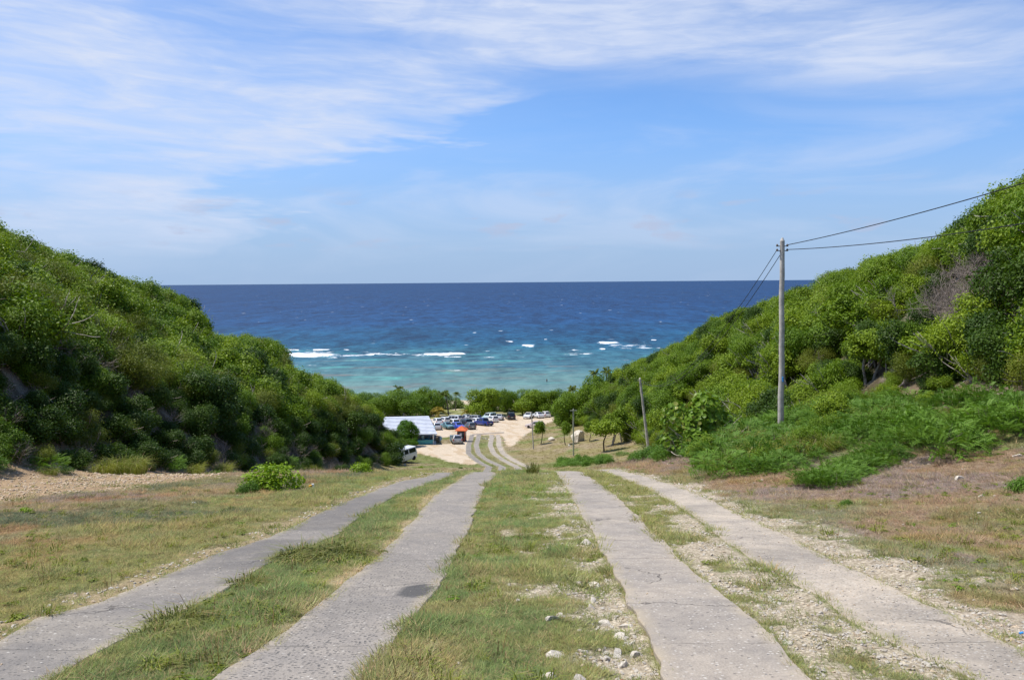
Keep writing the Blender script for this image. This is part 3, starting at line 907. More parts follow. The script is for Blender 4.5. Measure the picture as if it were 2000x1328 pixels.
# ------------------------------------------------------------------ plants
def frame_of(n):
    ref = np.where(np.abs(n[:, 2:3]) < 0.9, np.array([[0, 0, 1.0]]), np.array([[1.0, 0, 0]]))
    a = np.cross(n, ref); a /= np.linalg.norm(a, axis=1)[:, None] + 1e-9
    return a, np.cross(n, a)


def leaf_quads(rg, c, nrm, ln, wd, mi=0, mb=None, tint=None, axis=None):
    """pointed leaves: c centres, nrm facing, ln/wd sizes"""
    n = len(c)
    a, b = frame_of(nrm)
    if axis is None:
        th = rg.uniform(0, 2 * math.pi, n)[:, None]
        ax = a * np.cos(th) + b * np.sin(th)
    else:
        ax = axis - nrm * np.sum(axis * nrm, 1)[:, None]; ax /= np.linalg.norm(ax, axis=1)[:, None] + 1e-9
    sd = np.cross(nrm, ax)
    ln = np.broadcast_to(ln, n)[:, None]; wd = np.broadcast_to(wd, n)[:, None]
    v = np.stack([c - ax * ln * .5, c + sd * wd * .5 - ax * ln * 0.03, c + ax * ln * .5 - nrm * ln * 0.08, c - sd * wd * .5 - ax * ln * 0.03], 1).reshape(-1, 3)
    f = np.arange(n * 4).reshape(n, 4)
    mb.add(v, f, mi, rg.uniform(0, 1, n) if tint is None else tint)


def crown_points(rg, blobs, n, depth=0.28, up=0.25):
    """points in the outer shell of a set of ellipsoid clumps, none deep inside another"""
    bl = np.array(blobs)                      # cx cy cz rx ry rz
    w = (bl[:, 3] * bl[:, 4] + bl[:, 4] * bl[:, 5] + bl[:, 3] * bl[:, 5]); w /= w.sum()
    idx = rg.choice(len(bl), n * 2, p=w)
    d = rg.normal(size=(n * 2, 3)); d /= np.linalg.norm(d, axis=1)[:, None]
    d[:, 2] += up; d /= np.linalg.norm(d, axis=1)[:, None]
    rr = 1 - depth * rg.random(n * 2) ** 1.5
    p = bl[idx, :3] + d * bl[idx, 3:] * rr[:, None]
    nr = d / bl[idx, 3:]; nr /= np.linalg.norm(nr, axis=1)[:, None]
    keep = np.ones(len(p), bool)
    for j in range(len(bl)):
        q = (p - bl[j, :3]) / bl[j, 3:]
        keep &= ~((np.sum(q * q, 1) < 0.62) & (idx != j))
    keep &= p[:, 2] > 0.02
    p, nr = p[keep][:n], nr[keep][:n]
    return p, nr


def make_blobs(rg, R, H, nb, lump=0.5, flat=0.8, base=0.35):
    out = []
    for i in range(nb):
        t = rg.uniform(0, 2 * math.pi); q = R * (1 - lump * 0.8) * math.sqrt(rg.random())
        r = R * lump * rg.uniform(0.75, 1.25)
        z = H * (base + (1 - base) * rg.random() * (1 - 0.5 * (q / R) ** 2)) - r * 0.3
        out.append((q * math.cos(t), q * math.sin(t), max(z, r * 0.35), r, r, r * flat))
    return out


def crown_leaves(mb, rg, blobs, nclu, k, ll, lw, spread, mi=0, up=0.25, depth=0.28, droop=0.0):
    p, nr = crown_points(rg, blobs, nclu, depth, up)
    c = np.repeat(p, k, 0) + rg.normal(size=(len(p) * k, 3)) * spread
    n = np.repeat(nr, k, 0) + rg.normal(size=(len(p) * k, 3)) * 0.55 + np.array([0, 0, 0.45])
    n /= np.linalg.norm(n, axis=1)[:, None]
    ct = np.repeat(rg.random(len(p)), k); t = np.clip(0.55 * ct + 0.45 * rg.random(len(c)), 0, 1)
    s = rg.uniform(0.7, 1.3, len(c))
    ax = None
    if droop:
        ax = np.repeat(nr, k, 0) * np.array([1, 1, 0.2]) + np.array([0, 0, -droop]) + rg.normal(size=(len(c), 3)) * 0.35
    leaf_quads(rg, c, n, ll * s, lw * s, mi, mb, t, ax)


def branches(mb, rg, start, direc, length, r, depth, mi=0, bend=0.35, up=0.25, kids=3, k=4, spreada=0.75):
    n = 5
    d = np.array(direc, float); d /= np.linalg.norm(d)
    p = np.array(start, float); pts = [p.copy()]
    for i in range(n):
        d = d + rg.normal(size=3) * bend * 0.4 + np.array([0, 0, up * 0.25]); d /= np.linalg.norm(d)
        p = p + d * length / n; pts.append(p.copy())
    mb.tube(pts, np.linspace(r, r * 0.5, n + 1), k if depth > 1 else 3, mi, cap=False)
    ends = [pts[-1]]
    if depth > 0:
        for j in range(kids):
            i = int(rg.integers(2, n + 1))
            nd = d + rg.normal(size=3) * spreada
            ends += branches(mb, rg, pts[i], nd, length * rg.uniform(0.5, 0.8), r * 0.5, depth - 1, mi, bend, up, kids, k, spreada)
    return ends


PROTO = {}


def shrub_mesh(name, seed, R, H, nb, lump, nclu, k, ll, lw, spread, leaf, bark='bark', flat=0.8, twigs=3, droop=0.0, base=0.3, depth=0.3):
    rg = np.random.default_rng(seed); mb = MB()
    bl = make_blobs(rg, R, H, nb, lump, flat, base)
    crown_leaves(mb, rg, bl, nclu, k, ll, lw, spread, 0, depth=depth, droop=droop)
    for i in range(twigs):
        mb.tube([(rg.normal() * .35, rg.normal() * .35, -1.5), (rg.normal() * .15, rg.normal() * .15, -.6), (rg.normal() * .2, rg.normal() * .2, .2)], [.035 * R, .03 * R, .025 * R], 4, 1, cap=False)
        branches(mb, rg, (rg.normal() * .1, rg.normal() * .1, -0.3), (rg.normal() * .6, rg.normal() * .6, 1), H * 0.8, 0.035 * R, 1, 1)
    return mb.mesh(name, [M[leaf], M[bark]])


def fern_mesh(name, seed, R, H, nf, leaf='leaf_fern'):
    """feathery bush: arching sprays carrying two rows of fine leaflets"""
    rg = np.random.default_rng(seed); mb = MB()
    C = []; A = []; N = []
    for i in range(nf):
        t = rg.uniform(0, 2 * math.pi); q = R * math.sqrt(rg.random()) * 0.85
        root = np.array([q * math.cos(t), q * math.sin(t), H * rg.uniform(0.25, 0.95) * (1 - 0.55 * (q / R) ** 2)])
        d = np.array([math.cos(t) * rg.uniform(.2, 1) + rg.normal() * .5, math.sin(t) * rg.uniform(.2, 1) + rg.normal() * .5, rg.uniform(0.0, 0.9)])
        d /= np.linalg.norm(d); L = rg.uniform(0.22, 0.42); m_ = 8
        s = np.linspace(0.1, 1, m_)[:, None]
        p = root + d * L * s + np.array([0, 0, -0.28]) * L * s ** 2
        side = np.cross(d, [0, 0, 1.0]); side /= np.linalg.norm(side) + 1e-6
        for sg in (-1, 1):
            C.append(p + side * sg * 0.035); A.append(np.repeat((side * sg + d * 0.5)[None], m_, 0))
            nn = np.cross(side, d) * 1.0; nn = nn if nn[2] > 0 else -nn
            N.append(np.repeat((nn + rg.normal(size=3) * .25)[None], m_, 0))
    C = np.vstack(C); A = np.vstack(A); N = np.vstack(N); N /= np.linalg.norm(N, axis=1)[:, None]
    leaf_quads(rg, C, N, 0.070, 0.026, 0, mb, np.clip(rg.normal(0.5, 0.25, len(C)), 0, 1), A)
    for i in range(3):
        branches(mb, rg, (rg.normal() * .1, rg.normal() * .1, -0.2), (rg.normal() * .6, rg.normal() * .6, 1), H * 0.8, 0.02, 1, 1)
    return mb.mesh(name, [M[leaf], M['bark']])


def blades(mb, rg, n, R, hmin, hmax, w, lean, mi=0, seg=1, bend=0.4):
    th = rg.uniform(0, 2 * math.pi, n); q = R * np.sqrt(rg.random(n))
    p = np.stack([q * np.cos(th), q * np.sin(th), np.full(n, -0.01)], 1)
    az = th + rg.normal(size=n) * 0.7
    h = rg.uniform(hmin, hmax, n); l = h * lean * rg.uniform(0.2, 1.3, n)
    sx = np.stack([-np.sin(az), np.cos(az), np.zeros(n)], 1) * w * 0.5
    out = np.stack([np.cos(az), np.sin(az), np.zeros(n)], 1)
    tip = p + out * l[:, None] + np.array([0, 0, 1.0]) * h[:, None]
    t = rg.random(n)
    if seg == 1:
        v = np.stack([p - sx, p + sx, tip], 1).reshape(-1, 3)
        mb.add(v, np.arange(3 * n).reshape(n, 3), mi, t)
    else:
        mid = p + out * (l * 0.35)[:, None] + np.array([0, 0, 1.0]) * (h * 0.72)[:, None]
        tip = tip - np.array([0, 0, 1.0]) * (h * bend * rg.random(n))[:, None] + out * (h * bend * 0.6)[:, None]
        v = np.stack([p - sx, p + sx, mid + sx * .9, mid - sx * .9, tip], 1).reshape(-1, 3)
        i = np.arange(n)[:, None] * 5
        mb.add(v, i + np.array([[0, 1, 2, 3]]), mi, t)
        mb2 = i + np.array([[3, 2, 4]])
        mb.f3.append(mb2 + mb.n - len(v)); mb.m3.append(np.full(n, mi)); mb.t3.append(t)


def tuft_mesh(name, seed, n, R, h0, h1, w, lean, mt, seg=2, bend=0.5):
    rg = np.random.default_rng(seed); mb = MB()
    blades(mb, rg, n, R, h0, h1, w, lean, 0, seg, bend)
    return mb.mesh(name, [mt])


# turf takes its colour from the ground it stands on
def turf_mat():
    mt = bpy.data.materials.new('turf'); mt.use_nodes = True
    k = NT(mt.node_tree); k.n.clear()
    a = k.add('ShaderNodeAttribute', attribute_name='gcol', attribute_type='INSTANCER')
    t = k.add('ShaderNodeAttribute', attribute_name='tint')
    c = k.mix(1.0, a.outputs['Color'], k.mix(t.outputs['Fac'], (0.95, 1.00, 0.90, 1), (1.95, 1.85, 1.75, 1)), 'MULTIPLY')
    d = k.add('ShaderNodeBsdfDiffuse'); k.l.new(c, d.inputs[0])
    tr = k.add('ShaderNodeBsdfTranslucent'); k.l.new(c, tr.inputs[0])
    mx = k.add('ShaderNodeMixShader'); mx.inputs[0].default_value = 0.3
    k.l.new(d.outputs[0], mx.inputs[1]); k.l.new(tr.outputs[0], mx.inputs[2])
    o = k.add('ShaderNodeOutputMaterial'); k.l.new(mx.outputs[0], o.inputs[0])
    return mt


M['turf'] = turf_mat()


def scatter(name, protos, pos, rot, scl, pick, label, gcol=None):
    """one object of many instances; protos are meshes kept out of the scene"""
    pc = bpy.data.collections.new(name + '_kinds')
    for i, me in enumerate(protos):
        o = bpy.data.objects.new('%s_kind_%02d' % (name, i), me); pc.objects.link(o)
    me = bpy.data.meshes.new(name)
    n = len(pos)
    me.vertices.add(n); me.vertices.foreach_set('co', np.asarray(pos, np.float32).ravel())
    def attr(nm, typ, arr, key):
        at_ = me.attributes.new(nm, typ, 'POINT'); at_.data.foreach_set(key, np.asarray(arr).ravel())
    attr('rot', 'FLOAT_VECTOR', np.asarray(rot, np.float32), 'vector')
    attr('scl', 'FLOAT', np.asarray(scl, np.float32), 'value')
    attr('pick', 'INT', np.asarray(pick, np.int32), 'value')
    if gcol is not None: attr('gcol', 'FLOAT_VECTOR', np.asarray(gcol, np.float32), 'vector')
    o = obj(name, me)
    g = bpy.data.node_groups.new(name + '_nodes', 'GeometryNodeTree')
    g.interface.new_socket(name='Geometry', in_out='INPUT', socket_type='NodeSocketGeometry')
    g.interface.new_socket(name='Geometry', in_out='OUTPUT', socket_type='NodeSocketGeometry')
    N = g.nodes; L = g.links
    gi = N.new('NodeGroupInput'); go = N.new('NodeGroupOutput')
    ip = N.new('GeometryNodeInstanceOnPoints'); ci = N.new('GeometryNodeCollectionInfo')
    ci.inputs[0].default_value = pc; ci.inputs[1].default_value = True; ci.inputs[2].default_value = True
    ip.inputs['Pick Instance'].default_value = True
    def na(nm, typ):
        q = N.new('GeometryNodeInputNamedAttribute'); q.data_type = typ; q.inputs[0].default_value = nm
        return q.outputs['Attribute']
    L.new(gi.outputs[0], ip.inputs['Points']); L.new(ci.outputs[0], ip.inputs['Instance'])
    L.new(na('rot', 'FLOAT_VECTOR'), ip.inputs['Rotation']); L.new(na('scl', 'FLOAT'), ip.inputs['Scale'])
    L.new(na('pick', 'INT'), ip.inputs['Instance Index'])
    L.new(ip.outputs[0], go.inputs[0])
    md = o.modifiers.new('instances', 'NODES'); md.node_group = g
    tag(o, label, kind='stuff')
    return o


# ---- turf and gravel near the camera
def build_turf():
    rg = np.random.default_rng(5)
    protos = [tuft_mesh('turf_tuft_%d' % i, 100 + i, (26, 22, 18)[i], (.06, .065, .055)[i], .006, (.024, .030, .042)[i], .0052, (2.6, 2.2, 1.6)[i], M['turf'], 1) for i in range(3)]
    N_ = 420000
    Y = 3.2 + (34 - 3.2) * rg.random(N_) ** 1.55
    # density falls with distance
    U = rg.uniform(-0.82, 0.82, N_); X = U * Y
    col, gr, st = ground_info(X, Y)
    n = fbm(X * 4.5, Y * 4.5, 61, 3)
    keep = (rg.random(N_) < gr * sstep(n + 0.35 * gr, 0.42, 0.72)) & ~strip_mask(X, Y, -0.02 - 0.05)
    edgein = strip_mask(X, Y, 0.0)
    keep &= ~(edgein & (rg.random(N_) < 0.6))
    X, Y, col, gr = X[keep], Y[keep], col[keep], gr[keep]
    tall = sstep(fbm(X * 1.3, Y * 1.3, 66, 3), 0.5, 0.8)
    s = (0.42 + 0.62 * rg.random(len(X)) + 0.85 * tall) * (0.8 + Y * 0.045)
    Z = ground_h(X, Y)
    stn = ground_info(X, Y)[2]
    wst = sstep(stn, 0.15, 0.5)[:, None]
    col = col * (1 - wst) + np.array([0.150, 0.165, 0.060]) * wst
    c2 = col * rg.uniform(0.75, 1.4, (len(X), 1)) * (1 + rg.normal(size=(len(X), 3)) * 0.07)
    dryish = (rg.random(len(X)) < 0.16) & (stn < .3)
    c2[dryish] = np.array([0.30, 0.235, 0.13]) * rg.uniform(0.7, 1.2, (dryish.sum(), 1))
    rot = np.stack([rg.normal(0, .18, len(X)), rg.normal(0, .18, len(X)), rg.uniform(0, 6.28, len(X))], 1)
    scatter('turf_grass', protos, np.stack([X, Y, Z], 1), rot, s, rg.integers(0, 3, len(X)), 'short matted turf of mixed green, straw and purplish grass', c2)
    # far banks beyond the crest: rougher tufts
    N_ = 42000
    Y = rg.uniform(34, 200, N_) ; X = rg.uniform(-1, 1, N_) * np.minimum(20 + Y * 0.12, 40)
    col, gr, st = ground_info(X, Y)
    keep = (rg.random(N_) < gr * 0.9) & ~strip_mask(X, Y, 0.05) & (X > base_left(Y)) & (X < base_right(Y))
    X, Y, col = X[keep], Y[keep], col[keep]
    Z = ground_h(X, Y)
    rot = np.stack([rg.normal(0, .2, len(X)), rg.normal(0, .2, len(X)), rg.uniform(0, 6.28, len(X))], 1)
    p2 = [tuft_mesh('rough_tuft_%d' % i, 140 + i, 30, .22, .04, .13, .022, 1.2, M['turf'], 1) for i in range(2)]
    scatter('rough_grass', p2, np.stack([X, Y, Z], 1), rot, rg.uniform(0.6, 1.5, len(X)), rg.integers(0, 2, len(X)), 'thin olive grass on the banks round the car park', col * rg.uniform(0.8, 1.3, (len(X), 1)))


def rock_mesh(name, seed, mt, sub=2, flat=0.65, rough=0.25):
    rg = np.random.default_rng(seed)
    import bmesh
    bm = bmesh.new(); bmesh.ops.create_icosphere(bm, subdivisions=sub, radius=1.0)
    v = np.array([q.co for q in bm.verts]); f = np.array([[q.index for q in a.verts] for a in bm.faces]); bm.free()
    # chop with random planes for fractured faces
    for i in range(9):
        d = rg.normal(size=3); d /= np.linalg.norm(d); c = rg.uniform(0.32, 0.80)
        s = v @ d; v = v - np.maximum(s - c, 0)[:, None] * d
    v = v * np.array([1, rg.uniform(.65, .95), flat]) * (1 + rg.normal(size=(len(v), 1)) * 0.03)
    me = np_mesh(name, v, f, [mt], smooth=False)
    return me


def build_gravel():
    rg = np.random.default_rng(8)
    protos = [rock_mesh('gravel_stone_%d' % i, 200 + i, M['rock'] if i < 3 else M['rock_warm'], 1, 0.6) for i in range(5)]
    N_ = 200000
    Y = 3.2 + (33 - 3.2) * rg.random(N_) ** 1.7
    X = rg.uniform(-0.82, 0.82, N_) * Y
    col, gr, st = ground_info(X, Y)
    n = fbm(X * 3.2, Y * 3.2, 62, 3)
    keep = (rg.random(N_) < st ** 1.2 * sstep(n, 0.3, 0.6) * 0.8) & ~strip_mask(X, Y, 0.02)
    loose = strip_mask(X, Y, -0.03) & (rg.random(N_) < np.where((X > E['ROl'](Y)) & (Y < 12), 0.10, 0.014))
    keep |= loose
    X, Y, lo = X[keep], Y[keep], loose[keep]
    Z = np.where(lo, base_h(X, Y) + 0.045, ground_h(X, Y))
    s = (0.005 + 0.022 * rg.random(len(X)) ** 3.2) * (0.85 + Y * 0.05)
    s = np.where(lo, s * 0.55, s)
    warm = (X < -8) | (rg.random(len(X)) < 0.2)
    s = np.where(X < -8.5, s * 1.5, s)
    pick = np.where(warm, rg.integers(3, 5, len(X)), rg.integers(0, 3, len(X)))
    scatter('gravel', protos, np.stack([X, Y, Z + s * 0.25], 1), rg.uniform(-0.5, 0.5, (len(X), 3)) * [1, 1, 6.28], s, pick, 'loose pale limestone gravel beside and between the concrete tracks')


def build_rubble_and_weeds():
    rg = np.random.default_rng(14)
    protos = [rock_mesh('rubble_stone_%d' % i, 240 + i, M['rock'] if i < 3 else M['rock_warm'], 2 if i < 2 else 1, 0.55) for i in range(5)]
    n = 9000
    Y = 4 + 26 * rg.random(n) ** 1.4; X = rg.uniform(-.8, .8, n) * Y
    col, gr, st = ground_info(X, Y)
    inm = (X > E['LIr'](Y)) & (X < E['RIl'](Y))
    keep = (rg.random(n) < st * np.where(inm, .95, .30)) & ~strip_mask(X, Y, .03)
    X, Y = X[keep], Y[keep]
    s = rg.uniform(.014, .045, len(X)) * (1 + .8 * (rg.random(len(X)) < .1))
    Z = ground_h(X, Y) - s * .12
    scatter('rubble', protos, np.stack([X, Y, Z], 1), rg.uniform(-.6, .6, (len(X), 3)) * [1, 1, 5], s, rg.choice([0, 1, 2, 2, 3, 4], len(X)), 'half-buried broken limestone rubble in the stony strips')
    # flat weeds and dead stalks in the turf
    rgw = np.random.default_rng(15); w = []
    for i in range(3):
        mb = MB(); m_ = 26 + 8 * i; th = rgw.uniform(0, 6.28, m_); q = rgw.uniform(.01, .07, m_)
        cc = np.stack([q * np.cos(th), q * np.sin(th), rgw.uniform(.008, .03, m_)], 1)
        nn = np.stack([np.cos(th) * .4, np.sin(th) * .4, np.ones(m_)], 1) + rgw.normal(size=(m_, 3)) * .2; nn /= np.linalg.norm(nn, axis=1)[:, None]
        leaf_quads(rgw, cc, nn, rgw.uniform(.03, .055, m_), .02, 0, mb, None, np.stack([np.cos(th), np.sin(th), 0 * th], 1))
        w.append(mb.mesh('flat_weed_%d' % i, [M['leaf_olive' if i else 'leaf_mid']]))
    w.append(tuft_mesh('dead_stalks', 150, 9, .05, .08, .20, .004, .8, M['leaf_dry'], 2, .3))
    w.append(tuft_mesh('coarse_tuft', 151, 40, .07, .05, .11, .006, 1.2, M['blade_long'], 2, .8))
    n = 15000
    Y = 3.6 + 28 * rg.random(n) ** 1.5; X = rg.uniform(-.82, .82, n) * Y
    col, gr, st = ground_info(X, Y)
    f_ = fbm(X * .9, Y * .9, 88, 3)
    keep = (rg.random(n) < gr * sstep(f_, .42, .66) * .55) & ~strip_mask(X, Y, .0)
    X, Y = X[keep], Y[keep]
    scatter('weeds', w, np.stack([X, Y, ground_h(X, Y)], 1), rg.uniform(-.2, .2, (len(X), 3)) * [1, 1, 15], rg.uniform(.5, 1.4, len(X)), rg.choice([0, 1, 1, 2, 3, 3, 4, 4], len(X)), 'scattered flat weeds, coarse tufts and dead stalks in the turf')


build_turf()
build_gravel()
build_rubble_and_weeds()

# ---- shrub kinds for the hillsides: (mesh, kind word)
P = {}
P['a1'] = shrub_mesh('dome_shrub', 1, 1.5, 2.0, 7, .50, 837, 9, 0.133, 0.078, 0.176, 'leaf_mid')
P['a2'] = shrub_mesh('dome_shrub_b', 2, 1.5, 2.2, 9, .42, 837, 9, 0.133, 0.082, 0.176, 'leaf_mid')
P['b1'] = shrub_mesh('bright_shrub', 3, 1.5, 2.3, 8, .42, 648, 10, 0.160, 0.091, 0.216, 'leaf_bright', 'bark_pale', twigs=4)
P['b2'] = shrub_mesh('bright_shrub_b', 4, 1.4, 2.6, 8, .38, 594, 10, 0.169, 0.091, 0.229, 'leaf_bright', 'bark_pale', twigs=4)
P['c1'] = shrub_mesh('olive_shrub', 5, 1.5, 1.9, 8, .45, 1080, 9, 0.089, 0.041, 0.189, 'leaf_olive', twigs=5, depth=.4)
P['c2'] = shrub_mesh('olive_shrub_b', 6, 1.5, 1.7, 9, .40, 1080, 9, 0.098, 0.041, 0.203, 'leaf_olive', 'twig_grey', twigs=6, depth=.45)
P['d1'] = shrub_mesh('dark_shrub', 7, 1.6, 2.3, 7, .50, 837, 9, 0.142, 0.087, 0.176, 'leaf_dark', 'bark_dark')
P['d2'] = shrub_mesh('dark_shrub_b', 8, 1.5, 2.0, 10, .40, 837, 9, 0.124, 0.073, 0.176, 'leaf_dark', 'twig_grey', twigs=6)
P['g1'] = shrub_mesh('drooping_shrub', 9, 1.5, 2.3, 9, .42, 702, 10, 0.178, 0.059, 0.203, 'leaf_mid', 'bark_pale', twigs=4, droop=.8)
P['g2'] = shrub_mesh('drooping_shrub_b', 13, 1.5, 2.4, 8, .42, 702, 10, 0.160, 0.055, 0.203, 'leaf_bright', 'bark_pale', twigs=5, droop=.6)
P['f1'] = fern_mesh('feathery_shrub', 10, 1.25, 0.85, 380)
P['f2'] = fern_mesh('feathery_shrub_b', 11, 1.2, 0.7, 340)
P['h1'] = tuft_mesh('tall_grass', 12, 420, .65, .45, 1.1, .016, .55, M['blade_long'], 2, .7)


def bare_mesh(name, seed, H, r, mt, kids=4, depth=3, n0=4, spreada=.8):
    rg = np.random.default_rng(seed); mb = MB()
    for i in range(n0):
        branches(mb, rg, (rg.normal() * .12, rg.normal() * .12, -.3), (rg.normal() * .45, rg.normal() * .45, 1), H * .55, r, depth, 0, .4, .35, kids, 4, spreada)
    return mb.mesh(name, [mt])


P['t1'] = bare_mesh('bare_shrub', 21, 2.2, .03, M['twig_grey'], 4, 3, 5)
P['t3'] = bare_mesh('bare_thicket', 23, 2.6, .035, M['twig_grey'], 5, 3, 7, .9)
P['t2'] = bare_mesh('bare_pale_tree', 22, 3.2, .055, M['bark_pale'], 3, 3, 2, .6)

_YS = np.arange(3, 200, 1.0)


def clear_of_ground(x, y, z):
    """how far the sight line to a point clears the land (negative: hidden)"""
    x = np.asarray(x, float); y = np.asarray(y, float); z = np.asarray(z, float)
    best = np.full(x.shape, 99.0)
    for t in np.linspace(0.12, 0.97, 30):
        g = base_h(x * t, y * t); s = CAMZ + (z - CAMZ) * t
        best = np.minimum(best, (s - g))
    return best


# px, py, half width, length towards the viewer: breaks in the canopy where trunks and shade show
HOLLOWS = [(1885, 592, 1.9, 7), (1920, 600, 1.4, 6), (1853, 600, 1.3, 6), (1638, 705, 1.5, 7), (1750, 630, .9, 4), (1480, 745, 1.2, 6), (1700, 745, 1.0, 5), 
           (1545, 760, 1.2, 5), (1800, 740, .9, 4), (1590, 600, .8, 5), (1390, 745, 1.4, 6), (1340, 800, 1.2, 5), (1430, 690, 1.0, 5), (1960, 620, 1.0, 4), (1690, 580, .8, 4)]


def in_hollow(x, y, px, py, r_, ln):
    q = at(px, py)
    d = -q[:2] / np.hypot(q[0], q[1])
    dx, dy = x - q[0], y - q[1]
    al = dx * d[0] + dy * d[1]; ac = dx * -d[1] + dy * d[0]
    return (al > -r_ * .6) & (al < ln) & (np.abs(ac) < r_ * (1 - .25 * al / ln))


def hill_points():
    rg = np.random.default_rng(77)
    pts = []
    y = 12.0
    while y < 236:
        st = np.clip(0.85 + y * 0.0085, 1.1, 2.3)
        for side in (-1, 1):
            b = base_left(y) if side < 0 else base_right(y)
            x = abs(b) - 0.1
            lim = min(max(0.82 * y + 6, 30), 75)
            while x < lim:
                pts.append((side * (x + rg.uniform(-.4, .4) * st), y + rg.uniform(-.45, .45) * st, side, x - abs(b), st))
                x += st * rg.uniform(0.75, 1.15) * (1.22 if side > 0 else 1.0)
        y += st * 1.0
    p = np.array(pts)
    z = base_h(p[:, 0], p[:, 1])
    vis = clear_of_ground(p[:, 0], p[:, 1], z + 2.6)
    u = np.abs(p[:, 0] / p[:, 1])
    k = (vis > -0.3) & (u < 0.95)
    k &= ~((p[:, 2] < 0) & (p[:, 1] > 112) & (p[:, 0] > -26)) 
    k &= ~((p[:, 1] > 185) & (z < CAMZ - 33.0))
    # hollows left for bare trees and thickets that show in the canopy
    for px, py, r_, ln in HOLLOWS:
        k &= ~in_hollow(p[:, 0], p[:, 1], px, py, r_, ln)
    q = at(1525, 841); k &= ~((np.abs(p[:, 0] / p[:, 1] - q[0] / q[1]) < .045) & (p[:, 1] < q[1] + .5))
    for px, Y_ in ((1850, 42), (1868, 40), (1885, 41.5), (1895, 39), (1912, 41), (1930, 40)):
        q = at_y(px, 560, Y_); k &= ~(np.hypot(p[:, 0] - q[0], p[:, 1] - q[1]) < 1.7)
    for px, py, r_ in ((1247, 862, 2.2), (1225, 868, 2.0), (1200, 872, 2.0)):
        q = at(px, py); k &= ~(np.hypot(p[:, 0] - q[0], p[:, 1] - q[1] - 1.0) < r_)
    return p[k], z[k]


HP, HZ = hill_points()


def choose_kinds():
    rg = np.random.default_rng(78)
    X, Y, side, d, st = HP.T
    n1 = fbm(X * .13, Y * .13, 301, 3); n2 = fbm(X * .3, Y * .3, 302, 3); r = rg.random(len(X))
    hgt = HZ - base_h(np.where(side < 0, base_left(Y), base_right(Y)), Y)     # height above the foot of the hill
    out = []
    for i in range(len(X)):
        q = r[i]
        if side[i] < 0:
            if d[i] < 2.0 + 3.5 * n1[i]:  # dark kinds along the foot put the bank's shade into leaf colour
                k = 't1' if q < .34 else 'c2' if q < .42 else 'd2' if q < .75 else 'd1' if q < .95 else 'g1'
            elif n1[i] > 0.53:
                k = 'c1' if q < .40 else 'c2' if q < .58 else 't1' if q < .64 else 'b1' if q < .84 else 'g2'
            elif n2[i] > 0.5:
                k = 'a1' if q < .30 else 'a2' if q < .6 else 'b1' if q < .9 else 'd1'
            else:
                k = 'a2' if q < .4 else 'd1' if q < .55 else 'b2' if q < .72 else 'c1' if q < .90 else 'g2'
        else:
            if d[i] < 1.5:
                k = 'g2' if q < .25 else 'd1' if q < .5 else 'c2' if q < .7 else 'b1'
            elif n1[i] > 0.56:
                k = 'g2' if q < .35 else 'b1' if q < .65 else 'c1' if q < .9 else 't1'
            elif n2[i] > 0.52:
                k = 'b1' if q < .35 else 'b2' if q < .65 else 'a1' if q < .8 else 'c1'
            else:
                k = 'g1' if q < .25 else 'd1' if q < .5 else 'a2' if q < .75 else 'b2' if q < .9 else 't1'
        out.append(k)
    return out


LAB = {
    ('L', 'a'): ('rounded mid-green shrub', 'in the dense scrub of the hill left of the road'),
    ('L', 'b'): ('bright green broad-leaved shrub', 'in the dense scrub of the hill left of the road'),
    ('L', 'c'): ('fine-leaved olive shrub', 'in the dense scrub of the hill left of the road'),
    ('L', 'd'): ('dark green leafy shrub', 'in the dense scrub of the hill left of the road'),
    ('L', 'g'): ('drooping long-leaved shrub', 'in the dense scrub of the hill left of the road'),
    ('L', 't'): ('leafless grey twiggy shrub', 'in the dense scrub of the hill left of the road'),
    ('R', 'a'): ('rounded mid-green shrub', 'on the wooded slope behind the tall pole'),
    ('R', 'b'): ('yellow-green broad-leaved shrub', 'on the wooded slope behind the tall pole'),
    ('R', 'c'): ('fine-leaved olive shrub', 'on the wooded slope behind the tall pole'),
    ('R', 'd'): ('dark green leafy shrub', 'on the wooded slope behind the tall pole'),
    ('R', 'g'): ('drooping long-leaved shrub', 'on the wooded slope behind the tall pole'),
    ('R', 't'): ('leafless grey twiggy shrub', 'on the wooded slope behind the tall pole')}


